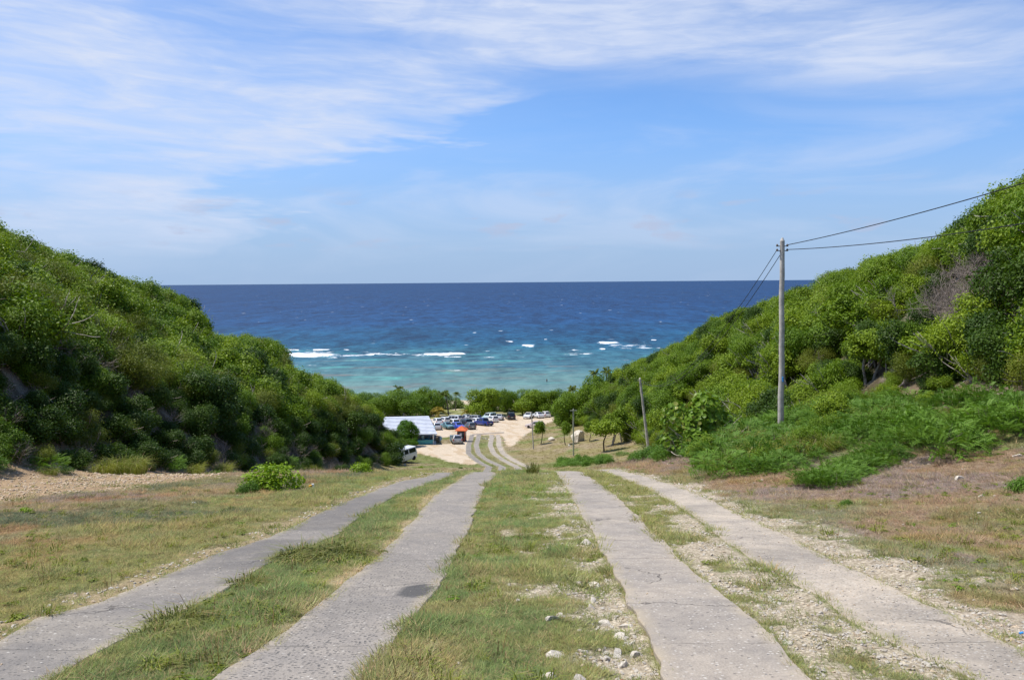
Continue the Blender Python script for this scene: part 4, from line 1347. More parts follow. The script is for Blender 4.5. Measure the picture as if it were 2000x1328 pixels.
def plant_hills():
    rg = np.random.default_rng(79)
    kinds = choose_kinds()
    X, Y, side, d, st = HP.T
    n = len(X)
    s = st / 1.35 * np.where(side > 0, rg.uniform(0.58, 1.42, n), rg.uniform(0.62, 1.30, n))
    s *= 1 + 0.35 * sstep(fbm(X * .16, Y * .16, 310, 2), .55, .75)
    s = np.minimum(s, 0.75 + np.maximum(d, 0) * 0.25)
    u = X / Y
    sl_ = np.where(side < 0, np.interp(u, UL, SL), np.interp(u, UR, SR))
    room = np.where(Y > 18, CAMZ + sl_ * Y - HZ + 0.25, 9.0)
    # growth stays low in front of the breaks, so that they can be seen into
    pxs = 1000 + FPX * u
    for px, py, r_, ln in HOLLOWS:
        q = at(px, py); hwp = r_ * FPX / q[1] * .9 + .9 * FPX / np.maximum(Y, 10)
        mk = (np.abs(pxs - px) < hwp) & (Y < q[1] + .5)
        room = np.where(mk, np.minimum(room, CAMZ + ray(px, py)[2] * Y - HZ), room)
    # tree-like growth on the right slope: crowns carried on stems, gaps between
    lift = np.where(side > 0, rg.uniform(0.0, 1.25, n) * sstep(d, 0.3, 3.0), rg.uniform(0, .35, n) * sstep(d, .5, 3))
    s *= np.where((side > 0), 1.08, 1.0)
    big = (side > 0) & (rg.random(n) < .16) & (d > 2)
    s = np.where(big, s * 1.45, s); lift = np.where(big, lift + .9, lift)
    s = np.where((side < 0) & (d < 3.4), s * .72, s)
    s = np.minimum(s, np.maximum(room - lift, 0.5) / 2.35)
    s = np.minimum(s, 1.35)
    lift = np.minimum(lift, np.maximum(room - s * 2.35, 0))
    ok_ = s > 0.3
    s = np.where(ok_, s, 0.3)
    rot = np.stack([rg.normal(0, .14, n), rg.normal(0, .14, n) - side * 0.22, rg.uniform(0, 6.28, n)], 1)
    vis = clear_of_ground(X, Y, HZ + 1.4 * s)
    app = np.where((vis > 0.05) & (np.abs(X / Y) < 0.72) & (Y > 20), s / Y, 0)
    order = np.argsort(-app)
    keys = list(P.keys())
    first = set(order[:290].tolist())
    for i in order[:290]:
        kk = kinds[i]; sd = 'L' if side[i] < 0 else 'R'
        a, b = LAB[(sd, kk[0])]
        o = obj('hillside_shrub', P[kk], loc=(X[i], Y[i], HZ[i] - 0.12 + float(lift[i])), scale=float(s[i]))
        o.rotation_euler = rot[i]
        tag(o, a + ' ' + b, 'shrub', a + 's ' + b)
    rest = [i for i in range(n) if i not in first]
    used = sorted(set(kinds[i] for i in rest))
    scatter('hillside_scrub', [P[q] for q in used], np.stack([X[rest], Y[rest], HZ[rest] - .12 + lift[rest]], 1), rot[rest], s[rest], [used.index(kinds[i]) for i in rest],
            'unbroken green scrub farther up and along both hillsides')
    # undergrowth filling the gaps close to the soil
    m_ = 1900
    t = rg.integers(0, n, m_)
    x = X[t] + rg.normal(0, .9, m_); y = Y[t] + rg.normal(0, .9, m_)
    ok = ((x < base_left(y) - .2) | (x > base_right(y) + .2)) & ~((y > 110) & (x < 0) & (x > -26))
    for px, py, r_, ln in HOLLOWS:
        ok &= ~in_hollow(x, y, px, py, r_ * .9, ln)
    x, y = x[ok], y[ok]
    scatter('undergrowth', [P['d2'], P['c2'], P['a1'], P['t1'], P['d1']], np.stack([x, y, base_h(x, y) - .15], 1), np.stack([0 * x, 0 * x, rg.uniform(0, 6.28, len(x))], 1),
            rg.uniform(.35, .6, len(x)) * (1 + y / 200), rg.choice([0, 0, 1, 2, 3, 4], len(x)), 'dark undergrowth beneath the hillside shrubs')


plant_hills()


def plants_from_px(items):
    """single plants standing on the ground seen at a photo pixel"""
    for (px, py, key, sc, name, label, cat, group) in items:
        q = at(px, py)
        o = obj(name, P[key], loc=(q[0], q[1], q[2] - .05), scale=sc, rot=(0, 0, (px * 7 + py) % 6.28))
        tag(o, label, cat, group)


# feathery low bushes covering the bank below the right hill
def feathery_bank():
    rg = np.random.default_rng(91)
    pts = []
    poly = [(1340, 905), (1400, 925), (1450, 932), (1500, 930), (1560, 905), (1620, 880), (1700, 868), (1760, 880), (1850, 892), (2010, 890), (2200, 890), (2300, 790), (2010, 790), (1850, 798), (1700, 800), (1600, 808), (1500, 818), (1440, 850), (1380, 880)]
    wp = [tuple(at(a, b)[:2]) for a, b in poly]
    xs = [a for a, b in wp]; ys = [b for a, b in wp]
    for i in range(6000):
        x = rg.uniform(min(xs), max(xs)); y = rg.uniform(min(ys), max(ys))
        if not in_poly(np.array([x]), np.array([y]), wp)[0]: continue
        if any((x - a) ** 2 + (y - b) ** 2 < (0.80 * c) ** 2 for a, b, c in pts) or fbm(x * .9, y * .9, 15, 3) < .40: continue
        pts.append((x, y, rg.uniform(0.75, 1.25) if fbm(x * .5, y * .5, 5, 2) > .42 else rg.uniform(.5, .8)))
    mound = [(1590, 945), (1615, 940), (1640, 938), (1665, 930), (1690, 918), (1715, 908), (1740, 898), (1600, 950), (1650, 925), (1700, 900), (1630, 948), (1675, 915), (1725, 893)]
    for a, b in mound:
        q = at(a, b); pts.append((q[0], q[1], 0.55))
    pts = pts[:-len(mound)][:270] + pts[-len(mound):]; nm = len(mound)
    foot = at(1525, 841)
    for j, (x, y, s) in enumerate(pts):
        low = (y < foot[1] + .6) & (abs(x / y - foot[0] / foot[1]) < .035)
        if low and y > foot[1] - 7: s *= .42
        tall = rg.random() < 0.13 and j < len(pts) - len(mound)
        r_ = rg.random(); other = (not tall) and r_ < .26 and j < len(pts) - nm
        key = 'h1' if tall else ('f1' if rg.random() < .5 else 'f2')
        if other:
            key = ('c1', 'g1', 'a1', 'b1')[int(r_ / .065)]; s *= .42
        o = obj('tall_grass_clump' if tall else 'low_shrub' if other else 'feathery_bush', P[key], loc=(x, y, float(base_h(x, y)) - .06), rot=(rg.normal() * .1, rg.normal() * .1, rg.uniform(0, 6.28)), scale=float(s))
        if tall: tag(o, 'tall pale green grass clump among feathery bushes near the tall pole', 'grass clump', 'grass clumps on the bank by the tall pole')
        elif other: tag(o, 'small leafy shrub among the feathery bushes on the bank', 'shrub', 'small leafy shrubs on the bank by the tall pole')
        elif j >= len(pts) - nm: tag(o, 'dark feathery bush in the low mound on the dry turf at right', 'bush', 'bushes of the dark mound on the dry turf')
        else: tag(o, 'low feathery green bush on the bank below the wooded slope', 'bush', 'low feathery bushes on the bank by the tall pole')


feathery_bank()


def foot_of_left_hill():
    rg = np.random.default_rng(97)
    for j in range(26):
        y = 23 + j * 1.5 + rg.uniform(-.9, .9); x = float(base_left(y)) + rg.uniform(0.5, 1.5)
        key, nm, lb = [('h1', 'tall_grass_clump', 'fresh green grass clump along the foot of the left hill'), ('f1', 'feathery_bush', 'feathery bush along the shaded foot of the left hill'),
                       ('h1', 'tall_grass_clump', 'fresh green grass clump along the foot of the left hill')][j % 3]
        o = obj(nm, P[key], loc=(x, y, float(base_h(x, y)) - .05), scale=float(rg.uniform(.3, .85)), rot=(0, 0, j)); tag(o, lb, 'grass clump' if key == 'h1' else 'bush', lb.replace('clump', 'clumps').replace('bush', 'bushes'))


foot_of_left_hill()


# ------------------------------------------------------------------ trees with trunk and crown
M['paint_white'] = mat('white_paint', (0.78, 0.78, 0.77), 0.35, 0.4)
P['gold'] = tuft_mesh('grass_tuft_gold', 31, 330, .22, .08, .20, .008, 1.3, M['blade_gold'], 2, 1.1)
P['gold2'] = tuft_mesh('grass_tuft_gold_b', 32, 220, .17, .06, .16, .008, 1.4, M['blade_gold'], 2, 1.1)
P['spike'] = tuft_mesh('spiky_tuft', 33, 150, .22, .3, .62, .016, .55, M['blade_gold'], 2, .5)
P['lime1'] = shrub_mesh('small_leafy_bush', 34, .72, .60, 13, .26, 210, 7, .095, .055, .08, 'leaf_lime', twigs=5, depth=.5, base=.2)
P['lime2'] = shrub_mesh('leafy_plant', 35, .45, .36, 7, .4, 130, 7, .085, .05, .07, 'leaf_lime', twigs=3, depth=.6, base=.2)
P['mid_low'] = shrub_mesh('low_green_bush', 36, .55, .45, 8, .4, 260, 8, .07, .035, .07, 'leaf_fern', twigs=3, depth=.5, base=.2)
P['broad'] = shrub_mesh('broad_leaf_plant', 37, .6, .8, 6, .4, 70, 7, .24, .11, .10, 'leaf_vivid', twigs=4, droop=1.0, depth=.6)
P['yellow_low'] = shrub_mesh('yellow_green_bush', 38, .8, .55, 8, .4, 260, 8, .09, .05, .08, 'leaf_lime', twigs=3, depth=.5, base=.2)


def round_leaf_bush():
    rg = np.random.default_rng(41); mb = MB()
    bl = make_blobs(rg, 1.9, 3.0, 12, .40, .95, .12)
    p, nr = crown_points(rg, bl, 900, .35, .2)
    n = nr + rg.normal(size=p.shape) * .5 + np.array([0, -.1, .3]); n /= np.linalg.norm(n, axis=1)[:, None]
    a, b = frame_of(n); r = rg.uniform(.09, .17, len(p))[:, None]
    V = []
    for j in range(7):
        t = j / 7 * 2 * math.pi
        V.append(p + (a * math.cos(t) + b * math.sin(t)) * r + n * r * 0.12)
    V = [p - n * r * .05] + V
    v = np.stack(V, 1).reshape(-1, 3); i = np.arange(len(p))[:, None] * 8
    tt = rg.random(len(p))
    for j in range(7):
        mb.add(v if j == 0 else np.zeros((0, 3)), (i + np.array([[0, 1 + j, 1 + (j + 1) % 7]])) - (0 if j == 0 else mb.n), 0, tt)
    for j in range(7):
        branches(mb, rg, (rg.normal() * .3, rg.normal() * .3, -.2), (rg.normal() * .5, rg.normal() * .5, 1), 1.7, .05, 1, 1)
    return mb.mesh('round_leaved_bush', [M['leaf_grape'], M['bark_pale']])


def tree_parts(seed, R, H, trunk_h, leaf, bark, nclu, ll, lw, nb=9, lump=.42, flat=.75, r=.16, stems=1, lean=0.15, spread=.22, k=9, base=.1):
    rg = np.random.default_rng(seed)
    cr = MB(); bl = [(a, b, c + trunk_h, d, e, f) for a, b, c, d, e, f in make_blobs(rg, R, H - trunk_h, nb, lump, flat, base)]
    crown_leaves(cr, rg, bl, nclu, k, ll, lw, spread, 0)
    tr = MB()
    for s in range(stems):
        d0 = (rg.normal() * lean, rg.normal() * lean, 1)
        n = 6; p = np.array([rg.normal() * .15 * (stems > 1), rg.normal() * .15 * (stems > 1), -.3]); pts = [p.copy()]; d = np.array(d0)
        for i in range(n):
            d = d + rg.normal(size=3) * .12 * np.array([1, 1, 0]); p = p + d / np.linalg.norm(d) * (trunk_h + .5) / n; pts.append(p.copy())
        tr.tube(pts, np.linspace(r, r * .7, n + 1), 7, 0, cap=False)
        for b in bl[:7]:
            q = np.array(b[:3]); mid = (pts[-1] + q) / 2 + rg.normal(size=3) * .15
            tr.tube([pts[-1], mid, q], [r * .55, r * .35, r * .15], 5, 0, cap=False)
    return tr.mesh('trunk', [M[bark]], True), cr.mesh('crown', [M[leaf]])


TP = {
    'big': tree_parts(51, 5.0, 6.6, 1.2, 'leaf_bright', 'bark_dark', 1400, .34, .20, 12, .36, .62, .26, 2, spread=.30),
    'big2': tree_parts(52, 4.8, 6.4, 1.4, 'leaf_bright', 'bark_dark', 1300, .34, .20, 10, .38, .55, .24, 2, .25, spread=.30),
    'dark': tree_parts(53, 4.8, 6.4, 0.5, 'leaf_mid', 'bark_dark', 1500, .26, .15, 16, .42, .8, .24, 2, spread=.26, base=.0),
    'mid': tree_parts(54, 4.6, 6.2, 0.5, 'leaf_mid', 'bark_dark', 1400, .26, .15, 15, .42, .8, .22, 1, spread=.26, base=.0),
    'round': tree_parts(55, 1.75, 3.6, .5, 'leaf_vivid', 'bark', 1500, .13, .09, 16, .42, .9, .12, 1, spread=.12, base=.45),
    'small': tree_parts(56, 1.0, 3.4, 1.9, 'leaf_mid', 'bark', 420, .17, .10, 8, .45, .75, .08, 1, .05, spread=.14),
    'flat': tree_parts(57, 1.5, 3.6, 2.0, 'leaf_bright', 'bark_dark', 330, .24, .13, 9, .38, .55, .09, 1, .08, spread=.2),
    'pale': tree_parts(58, 1.8, 4.2, 2.2, 'leaf_bright', 'bark_pale', 380, .24, .13, 9, .38, .55, .13, 2, .25, spread=.2),
    'dense': tree_parts(59, 2.6, 4.2, .6, 'leaf_mid', 'bark_dark', 900, .20, .12, 12, .40, .8, .15, 2, spread=.2),
    'hillt': tree_parts(60, 2.2, 4.0, 1.2, 'leaf_bright', 'bark_pale', 700, .19, .11, 10, .40, .6, .09, 3, .4, spread=.2),
    'hilld': tree_parts(61, 2.4, 3.6, .8, 'leaf_dark', 'bark_pale', 800, .18, .11, 9, .42, .8, .10, 2, .3, spread=.18),
}


def palm_parts(seed, H, n, L, leaf, lean):
    rg = np.random.default_rng(seed)
    tr = MB(); t = np.linspace(0, 1, 9)
    pts = np.stack([lean * t ** 1.6 * H * .3, 0 * t, t * H - .3], 1)
    tr.tube(pts, np.linspace(.19, .12, 9), 7, 0)
    top = pts[-1]; cr = MB()
    for i in range(n):
        az = i / n * 2 * math.pi * 2.6 + rg.normal() * .2; el = rg.uniform(-.1, 1.25)
        m_ = 22; s = np.linspace(0, 1, m_)
        d = np.array([math.cos(az) * math.cos(el), math.sin(az) * math.cos(el), math.sin(el)])
        l = L * rg.uniform(.85, 1.1)
        p = top + d * l * s[:, None] + np.array([0, 0, -1.0]) * (s ** 2)[:, None] * l * rg.uniform(.45, .8)
        cr.tube(p[::3], np.linspace(.035, .01, len(p[::3])), 3, 0, cap=False)
        tg = np.gradient(p, axis=0); tg /= np.linalg.norm(tg, axis=1)[:, None]
        side = np.cross(tg, [0, 0, 1.0]); side /= np.linalg.norm(side, axis=1)[:, None] + 1e-6
        upv = np.cross(side, tg)
        tt = np.full(m_ - 2, rg.random())
        for sg in (-1, 1):
            ax = side * sg + tg * .55 + np.array([0, 0, -.35]); ax /= np.linalg.norm(ax, axis=1)[:, None]
            ln = L * .26 * np.sin(np.clip(s * .9 + .12, 0, 1) * math.pi) ** .6
            c = p + ax * ln[:, None] * .5
            leaf_quads(rg, c[2:], (upv + side * sg * .3)[2:], ln[2:], .09, 0, cr, np.clip(tt + rg.normal(size=m_ - 2) * .1, 0, 1), ax[2:])
    return tr.mesh('trunk', [M['bark']], True), cr.mesh('fronds', [M[leaf]])


PP = {'palm': palm_parts(71, 5.2, 18, 2.5, 'leaf_palm', .4), 'palm2': palm_parts(72, 5.8, 17, 2.4, 'leaf_palm', -.5),
      'young': palm_parts(73, 1.6, 20, 2.6, 'leaf_palm_yellow', .1)}


def tree(px, py, kind, sx, sz, label, name='tree', cat='tree', group=None, Y=None, rz=None, part='crown', off=0.0):
    if Y is None: q = at(px, py)
    else:
        q = at_y(px, py, Y); q[2] = base_h(q[0], q[1]) + off
    a, b = (PP if kind in PP else TP)[kind]
    e = empty(name, (q[0], q[1], q[2] - .05), (px * 3.7 + py) % 6.28 if rz is None else rz)
    e.scale = (sx, sx, sz)
    obj('trunk', a, e); obj(part, b, e)
    tag(e, label, cat, group)
    return e


G1 = 'trees along the beach behind the car park'
tree(660, 806, 'mid', .9, .85, 'green shore tree rising just over the end of the left hill', Y=196)
tree(703, 806, 'mid', 1.02, .92, 'broad green shore tree left of the dark one behind the white roof', Y=194)
tree(747, 808, 'dark', .92, .86, 'dark rounded shore tree directly behind the left end of the white roof', Y=190)
tree(797, 809, 'dark', 1.22, 1.02, 'largest dark green shore tree behind the white-roofed building', Y=190)
tree(838, 806, 'mid', .85, 1.08, 'upright mid-green shore tree left of the coconut palm', Y=197)
tree(728, 800, 'mid', .95, .82, 'farther green shore tree in a gap of the row behind the white roof', Y=208)
tree(862, 800, 'mid', .75, .85, 'shore tree half hidden behind the coconut palm', Y=210)
tree(943, 811, 'big', 1.12, 1.09, 'spreading bright green tree shading cars in the middle of the row', Y=191)
tree(1023, 809, 'big2', .95, 1.08, 'flat-topped bright green tree above the two white cars at right', Y=192)
tree(1063, 807, 'big', .70, .98, 'lighter green tree with a thick dark trunk beside the last white car', Y=190)
tree(1092, 806, 'dark', .82, 1.06, 'dark green tree between the car park trees and the wooded slope', Y=192)
tree(990, 800, 'dark', .55, .98, 'dark narrow shore tree between the two bright spreading trees', Y=200)
tree(770, 806, 'mid', 1.1, .9, 'mid-green shore tree between the two dark ones behind the white roof', Y=199)
tree(820, 806, 'mid', 1.0, .98, 'green shore tree just right of the largest dark one', Y=201)
tree(680, 800, 'mid', 1.1, .9, 'shore tree second from the end of the left hill', Y=206)
tree(1045, 802, 'mid', .9, .95, 'shore tree behind the two bright trees above the white cars', Y=204)
tree(1008, 803, 'mid', .75, .92, 'shore tree filling the gap right of the big spreading tree', Y=203)
tree(893, 803, 'mid', .45, .45, 'low bushy shore tree in the gap right of the coconut palm', Y=212)
tree(866, 806, 'palm', .85, 1.0, 'palm between the dark trees and the tall coconut palm', 'palm_tree', 'palm tree', Y=200, part='fronds')
tree(890, 806, 'palm2', .75, .8, 'shorter palm right of the tall coconut palm', 'palm_tree', 'palm tree', Y=205, part='fronds')
tree(965, 802, 'mid', .8, .95, 'shore tree just behind the right half of the big spreading tree', Y=203)
tree(1118, 858, 'dense', 1.55, 1.55, 'large dense tree at the right edge of the sand beside the pale boulder', Y=152)
tree(1098, 846, 'dense', 1.0, 1.0, 'dense tree at the right edge of the car park, left of the larger one', Y=163)
tree(1150, 852, 'dense', 1.35, 1.6, 'dense dark tree right of the pale boulder', Y=150)
tree(1142, 836, 'dense', 1.4, 1.75, 'tall dense tree standing behind the pale boulder', Y=165)
tree(1175, 830, 'dense', 1.4, 1.7, 'tall tree on the slope under the twin palm tops', Y=158)
tree(876, 811, 'palm2', 1.0, 1.0, 'tall coconut palm with a bare trunk in the beach gap', 'palm_tree', 'palm tree', part='fronds', rz=.6)
tree(775, 800, 'palm', .9, 1.22, 'coconut palm whose crown tops the dark trees behind the white roof', 'palm_tree', 'palm tree', Y=204, part='fronds')
tree(856, 813, 'young', 1.1, 1.1, 'short yellowish palm at the foot of the tall coconut palm', 'palm_tree', 'palm tree', part='fronds')
tree(846, 812, 'young', .75, .7, 'smallest yellowing palm beside the white building roof', 'palm_tree', 'palm tree', part='fronds')
tree(912, 812, 'young', .85, .9, 'yellow-green palm left of the spreading tree in the middle', 'palm_tree', 'palm tree', part='fronds')
tree(1120, 800, 'palm', .95, 1.35, 'dark palm standing above the trees at the right of the car park', 'palm_tree', 'palm tree', Y=185, part='fronds')
tree(1168, 790, 'palm2', .9, 1.5, 'left one of two palms at the foot of the wooded slope', 'palm_tree', 'palm tree', Y=175, part='fronds')
tree(1183, 790, 'palm', .9, 1.48, 'right one of two palms at the foot of the wooded slope', 'palm_tree', 'palm tree', Y=173, part='fronds')
tree(796, 872, 'round', 1.08, 1.12, 'dense round vivid green tree in front of the white building', 'round_tree', 'tree')
tree(806, 874, 'round', .58, .42, 'low round bush below the round tree by the turquoise wall', 'round_bush', 'bush')
tree(1055, 868, 'small', 1.0, 1.0, 'small ball-crowned tree on the grassy bank right of the wheel tracks', 'small_tree', 'tree')
tree(1180, 882, 'flat', 1.22, 1.12, 'dark-stemmed young tree with bright flat tiers of leaves', 'young_tree', 'tree')
tree(1194, 870, 'pale', 1.0, 1.03, 'pale-trunked tree at the wood edge beside the dark-stemmed young tree', 'young_tree', 'tree')
tree(1219, 862, 'pale', 1.0, 1.15, 'leaning pale-trunked tree just left of the slanting pole', 'young_tree', 'tree', rz=2)
tree(1105, 869, 'small', .9, .95, 'thin dark-trunked tree left of the pale boulder', 'small_tree', 'tree')
tree(1150, 862, 'small', .8, .8, 'small tree right of the pale boulder near the thin pole', 'small_tree', 'tree')
# taller trees that break the scrub of the right-hand slope
for px, py, Y, kd, s1, s2, lb in [
    (1960, 520, 34, 'hilld', .9, 1.0, 'tallest dark tree against the sky at the right edge'),
    (2010, 560, 30, 'hillt', .9, 1.1, 'bright leafy tree rising at the right edge beyond the cable'),
    (1780, 560, 54, 'hillt', 1.0, .8, 'bright spreading tree on the skyline left of the grey thicket'),
    (1700, 590, 60, 'hillt', 1.0, .75, 'bright tree below the skyline right of the tall pole'),
    (1610, 600, 62, 'hillt', .9, .75, 'bright crown overhanging the dark hollow behind the tall pole'),
    (1680, 620, 58, 'hilld', .8, .7, 'dark crown at the right rim of the hollow behind the pole'),
    (1570, 620, 66, 'hillt', .9, .7, 'leafy tree at the left rim of the dark hollow'),
    (1460, 680, 80, 'hilld', 1.0, .8, 'dark crown on the slope left of the tall pole'),
    (1400, 720, 95, 'hillt', 1.2, .8, 'bright crown on the slope above the round-leaved bush'),
    (1330, 740, 110, 'hilld', 1.3, .9, 'dark crown above the slanting pole'),
    (1290, 760, 120, 'hillt', 1.4, .9, 'yellow-green crown above and left of the slanting pole'),
    (1230, 770, 140, 'hilld', 1.4, .9, 'dark crown where the slope meets the sea'),
    (1850, 720, 36, 'hilld', .75, .6, 'dark tree in the middle of the slope at right'),
    (1740, 700, 40, 'hillt', .75, .7, 'bright tree low on the slope right of the tall pole'),
    (1930, 650, 30, 'hillt', .7, .7, 'bright tree low on the slope near the right edge')]:
    q = at(px, py + 22); tree(px, py, kd, s1 * .9, s2 * .9, lb, Y=float(q[1]) if q[1] < 150 else Y, off=-.3)
for px, py, Y, kd, s1, s2, lb in [
    (330, 640, 66, 'hilld', .95, .75, 'dark domed tree on the shoulder of the left hill'),
    (375, 650, 70, 'hilld', .75, .75, 'dark tree ending the first shoulder of the left hill'),
    (515, 690, 88, 'hilld', .95, .62, 'dark rounded crown on the second shoulder of the left hill'),
    (250, 610, 60, 'hillt', .8, .55, 'bright crown on the upper left hillside skyline')]:
    tree(px, py, kd, s1, s2, lb, Y=Y, off=-.4)

# trees standing at the back of the breaks in the canopy, their trunks in view
for px, py, kd, s1, s2, lb in [
    (1620, 700, 'pale', 1.15, 1.1, 'tree whose pale trunk shows at the left of the dark hollow behind the pole'),
    (1654, 700, 'pale', 1.0, 1.15, 'tree whose trunk shows at the right of the dark hollow behind the pole'),
    (1480, 745, 'pale', .95, .8, 'tree with visible trunks left of the tall pole on the slope'),
    (1390, 745, 'flat', 1.2, .8, 'flat-crowned tree over a shaded gap above the round-leaved bush'),
    (1340, 800, 'flat', 1.2, .85, 'flat-crowned tree over a shaded gap above the slanting pole'),
    (1700, 745, 'pale', .75, .7, 'small tree with pale trunk low on the slope right of the pole'),
    (1545, 760, 'pale', .85, .75, 'small tree with pale trunk just right of the tall pole'),
    (1800, 740, 'flat', .7, .62, 'small flat-crowned tree low on the right slope'),
    (1985, 640, 'hilld', .7, .9, 'dark leafy tree at the right edge above the bank')]:
    tree(px, py, kd, s1, s2, lb)

# pale bare trunks on the right slope
for px, py, Y, s, lb in [(1750, 610, 52, .8, 'pale forked bare tree high on the right slope'), (1853, 570, 44, .75, 'twisted whitish bare tree below the grey thicket'), (1636, 660, 50, .8, 'bare reddish-grey trunk in the dark hollow behind the pole'),
                         (1655, 655, 51, .7, 'second bare trunk in the dark hollow'), (1300, 735, 108, .8, 'white bare branch high on the slope above the slanting pole'), (1320, 720, 108, .7, 'thin bare tree on the distant slope'),
                         (1500, 610, 72, .6, 'curved bare branch on the slope left of the tall pole'), (1840, 690, 33, .6, 'thin bare tree among leaves at lower right')]:
    q = at(px, py + 18); q = q if q[1] < 150 else at_y(px, py, Y); z = base_h(q[0], q[1])
    o = obj('bare_tree', P['t2'], loc=(q[0], q[1] - .8, z), scale=s, rot=(0, 0, px % 6.28)); o.location.z += .2; tag(o, lb, 'bare tree')
for px, Y, s, lb in [(1885, 41.5, 1.15, 'largest leafless grey thicket on the skyline at right'), (1912, 41, 1.2, 'grey-brown bare thicket right of the largest one'), (1850, 42, .95, 'leftmost grey bare thicket on the skyline'),
                     (1895, 39, .9, 'lowest grey bare thicket on the upper slope'), (1868, 40, .9, 'small grey bare thicket under the others'), (1930, 40, 1.1, 'bare thicket nearest the right edge')]:
    q = at_y(px, 560, Y); q[2] = base_h(q[0], q[1])
    o = obj('bare_thicket', P['t3'], loc=q, scale=s, rot=(0, 0, px % 6.28)); tag(o, lb, 'thicket')

P['grape'] = round_leaf_bush()
q = at(1335, 893)
tag(obj('round_leaved_bush', P['grape'], loc=(q[0] + .1, q[1], q[2]), scale=.66), 'tall bush with large round glossy leaves right of the slanting pole', 'bush')
q = at(1385, 880)
tag(obj('round_leaved_bush', P['grape'], loc=q, scale=.75, rot=(0, 0, 2)), 'smaller round-leaved bush behind the tall one', 'bush')

GT = 'straw-tipped grass tufts on the left grass strip'
plants_from_px([
    (540, 955, 'lime1', 1.12, 'small_bush', 'leafy bright green bush alone on the dry turf at left', 'bush', None),
    (482, 962, 'mid_low', .62, 'low_bush', 'low green bush touching the left side of the leafy bright bush', 'bush', None),
    (705, 925, 'lime2', 1.0, 'leafy_plant', 'pale green sprawling plant on the crest left of the tracks', 'plant', None),
    (822, 914, 'yellow_low', .42, 'low_bush', 'yellow-green bush in front of the white van', 'bush', None),
    (900, 915, 'mid_low', .5, 'low_bush', 'scrubby low plant beside the track at the crest', 'plant', None),
    (50, 1004, 'lime2', .38, 'leafy_plant', 'single lime sprig on dry turf at the left edge', 'plant', None),
    (768, 905, 'd1', .95, 'dark_shrub', 'dark shrub hiding the nose of the white van', 'shrub', None),
    (1040, 925, 'spike', 1.0, 'spiky_grass', 'spiky dry grass tuft on the crest between the tracks', 'grass tuft', None),
    (1788, 865, 'broad', .95, 'broad_leaved_plant', 'bright broad-leaved plant among feathery bushes on the right bank', 'plant', None),
    (1994, 960, 'mid_low', .55, 'low_bush', 'dark low bush cut by the right edge of the turf', 'bush', None),
    (1652, 986, 'mid_low', .28, 'low_bush', 'tiny green bush on dry turf below the dark mound', 'plant', None),
    (230, 925, 'h1', .9, 'tall_grass_clump', 'tall fresh grass clump at the foot of the left hill', 'grass clump', None),
    (205, 925, 'h1', .7, 'tall_grass_clump', 'smaller fresh grass clump left of the tall one under the left hill', 'grass clump', None),
    (262, 924, 'h1', .8, 'tall_grass_clump', 'fresh grass clump right of the tall one under the left hill', 'grass clump', None),
    (330, 912, 'f1', .75, 'feathery_bush', 'feathery green bush against the dark foot of the left hill', 'bush', None),
    (520, 905, 'f1', .95, 'feathery_bush', 'feathery bush behind the leafy bright bush', 'bush', None),
    (560, 905, 'f2', .85, 'feathery_bush', 'feathery bush right behind the leafy bright bush', 'bush', None),
    (455, 908, 'f2', .8, 'feathery_bush', 'feathery bush at the hill foot left of the leafy bright bush', 'bush', None),
    (90, 915, 'f2', .8, 'feathery_bush', 'feathery bush in shade at the far left hill foot', 'bush', None),
    (1490, 905, 'h1', .85, 'tall_grass_clump', 'light grass clump left of the tall pole foot', 'grass clump', None),
    (1455, 915, 'h1', .8, 'tall_grass_clump', 'light grass clump leftmost on the bank below the tall pole', 'grass clump', None),
    (1400, 918, 'h1', .6, 'tall_grass_clump', 'yellowing grass clump at the left end of the bank', 'grass clump', None),
    (592, 1092, 'gold', 1.3, 'grass_tuft', 'straw-tipped tuft, left of the big pair on the left grass strip', 'grass tuft', GT),
    (560, 1096, 'gold2', 1.2, 'grass_tuft', 'straw-tipped tuft at the left edge of the left grass strip', 'grass tuft', GT),
    (665, 1090, 'gold', 1.45, 'grass_tuft', 'largest straw-tipped tuft on the left grass strip', 'grass tuft', GT),
    (640, 1082, 'gold2', 1.3, 'grass_tuft', 'tuft just behind the largest one on the left grass strip', 'grass tuft', GT),
    (700, 1075, 'gold2', 1.1, 'grass_tuft', 'tuft right of the largest one on the left grass strip', 'grass tuft', GT),
    (485, 1142, 'gold2', 1.1, 'grass_tuft', 'lone tuft overhanging the outer left track', 'grass tuft', GT),
    (540, 1212, 'gold2', .9, 'grass_tuft', 'tuft beside the inner left track edge', 'grass tuft', GT),
    (345, 1218, 'gold', 1.0, 'grass_tuft', 'straw-tipped tuft beside the outer left track, lower down', 'grass tuft', GT),
    (300, 1245, 'gold2', 1.0, 'grass_tuft', 'tuft below the lower pair at the outer left track', 'grass tuft', GT),
    (395, 1300, 'gold2', .8, 'grass_tuft', 'lowest tuft on the left grass strip', 'grass tuft', GT)])

# low creeping plants on the bank by the thin pole
rgp = np.random.default_rng(95)
for j in range(46):
    px = 1085 + rgp.random() * 110; py = 898 + rgp.random() * 16 - (px - 1085) * .05
    if j > 28: px = 1215 + rgp.random() * 100; py = 900 - rgp.random() * 12 + (px - 1260) * -.03
    q = at(px, py)
    o = obj('creeping_bush', P['f2'] if j % 2 else P['mid_low'], loc=(q[0], q[1], q[2] - .1), scale=.75 if j % 2 else 1.3, rot=(0, 0, j * 1.3))
    tag(o, 'low creeping green bush on the bank below the thin pole', 'bush', 'creeping bushes on the bank by the slanting pole')


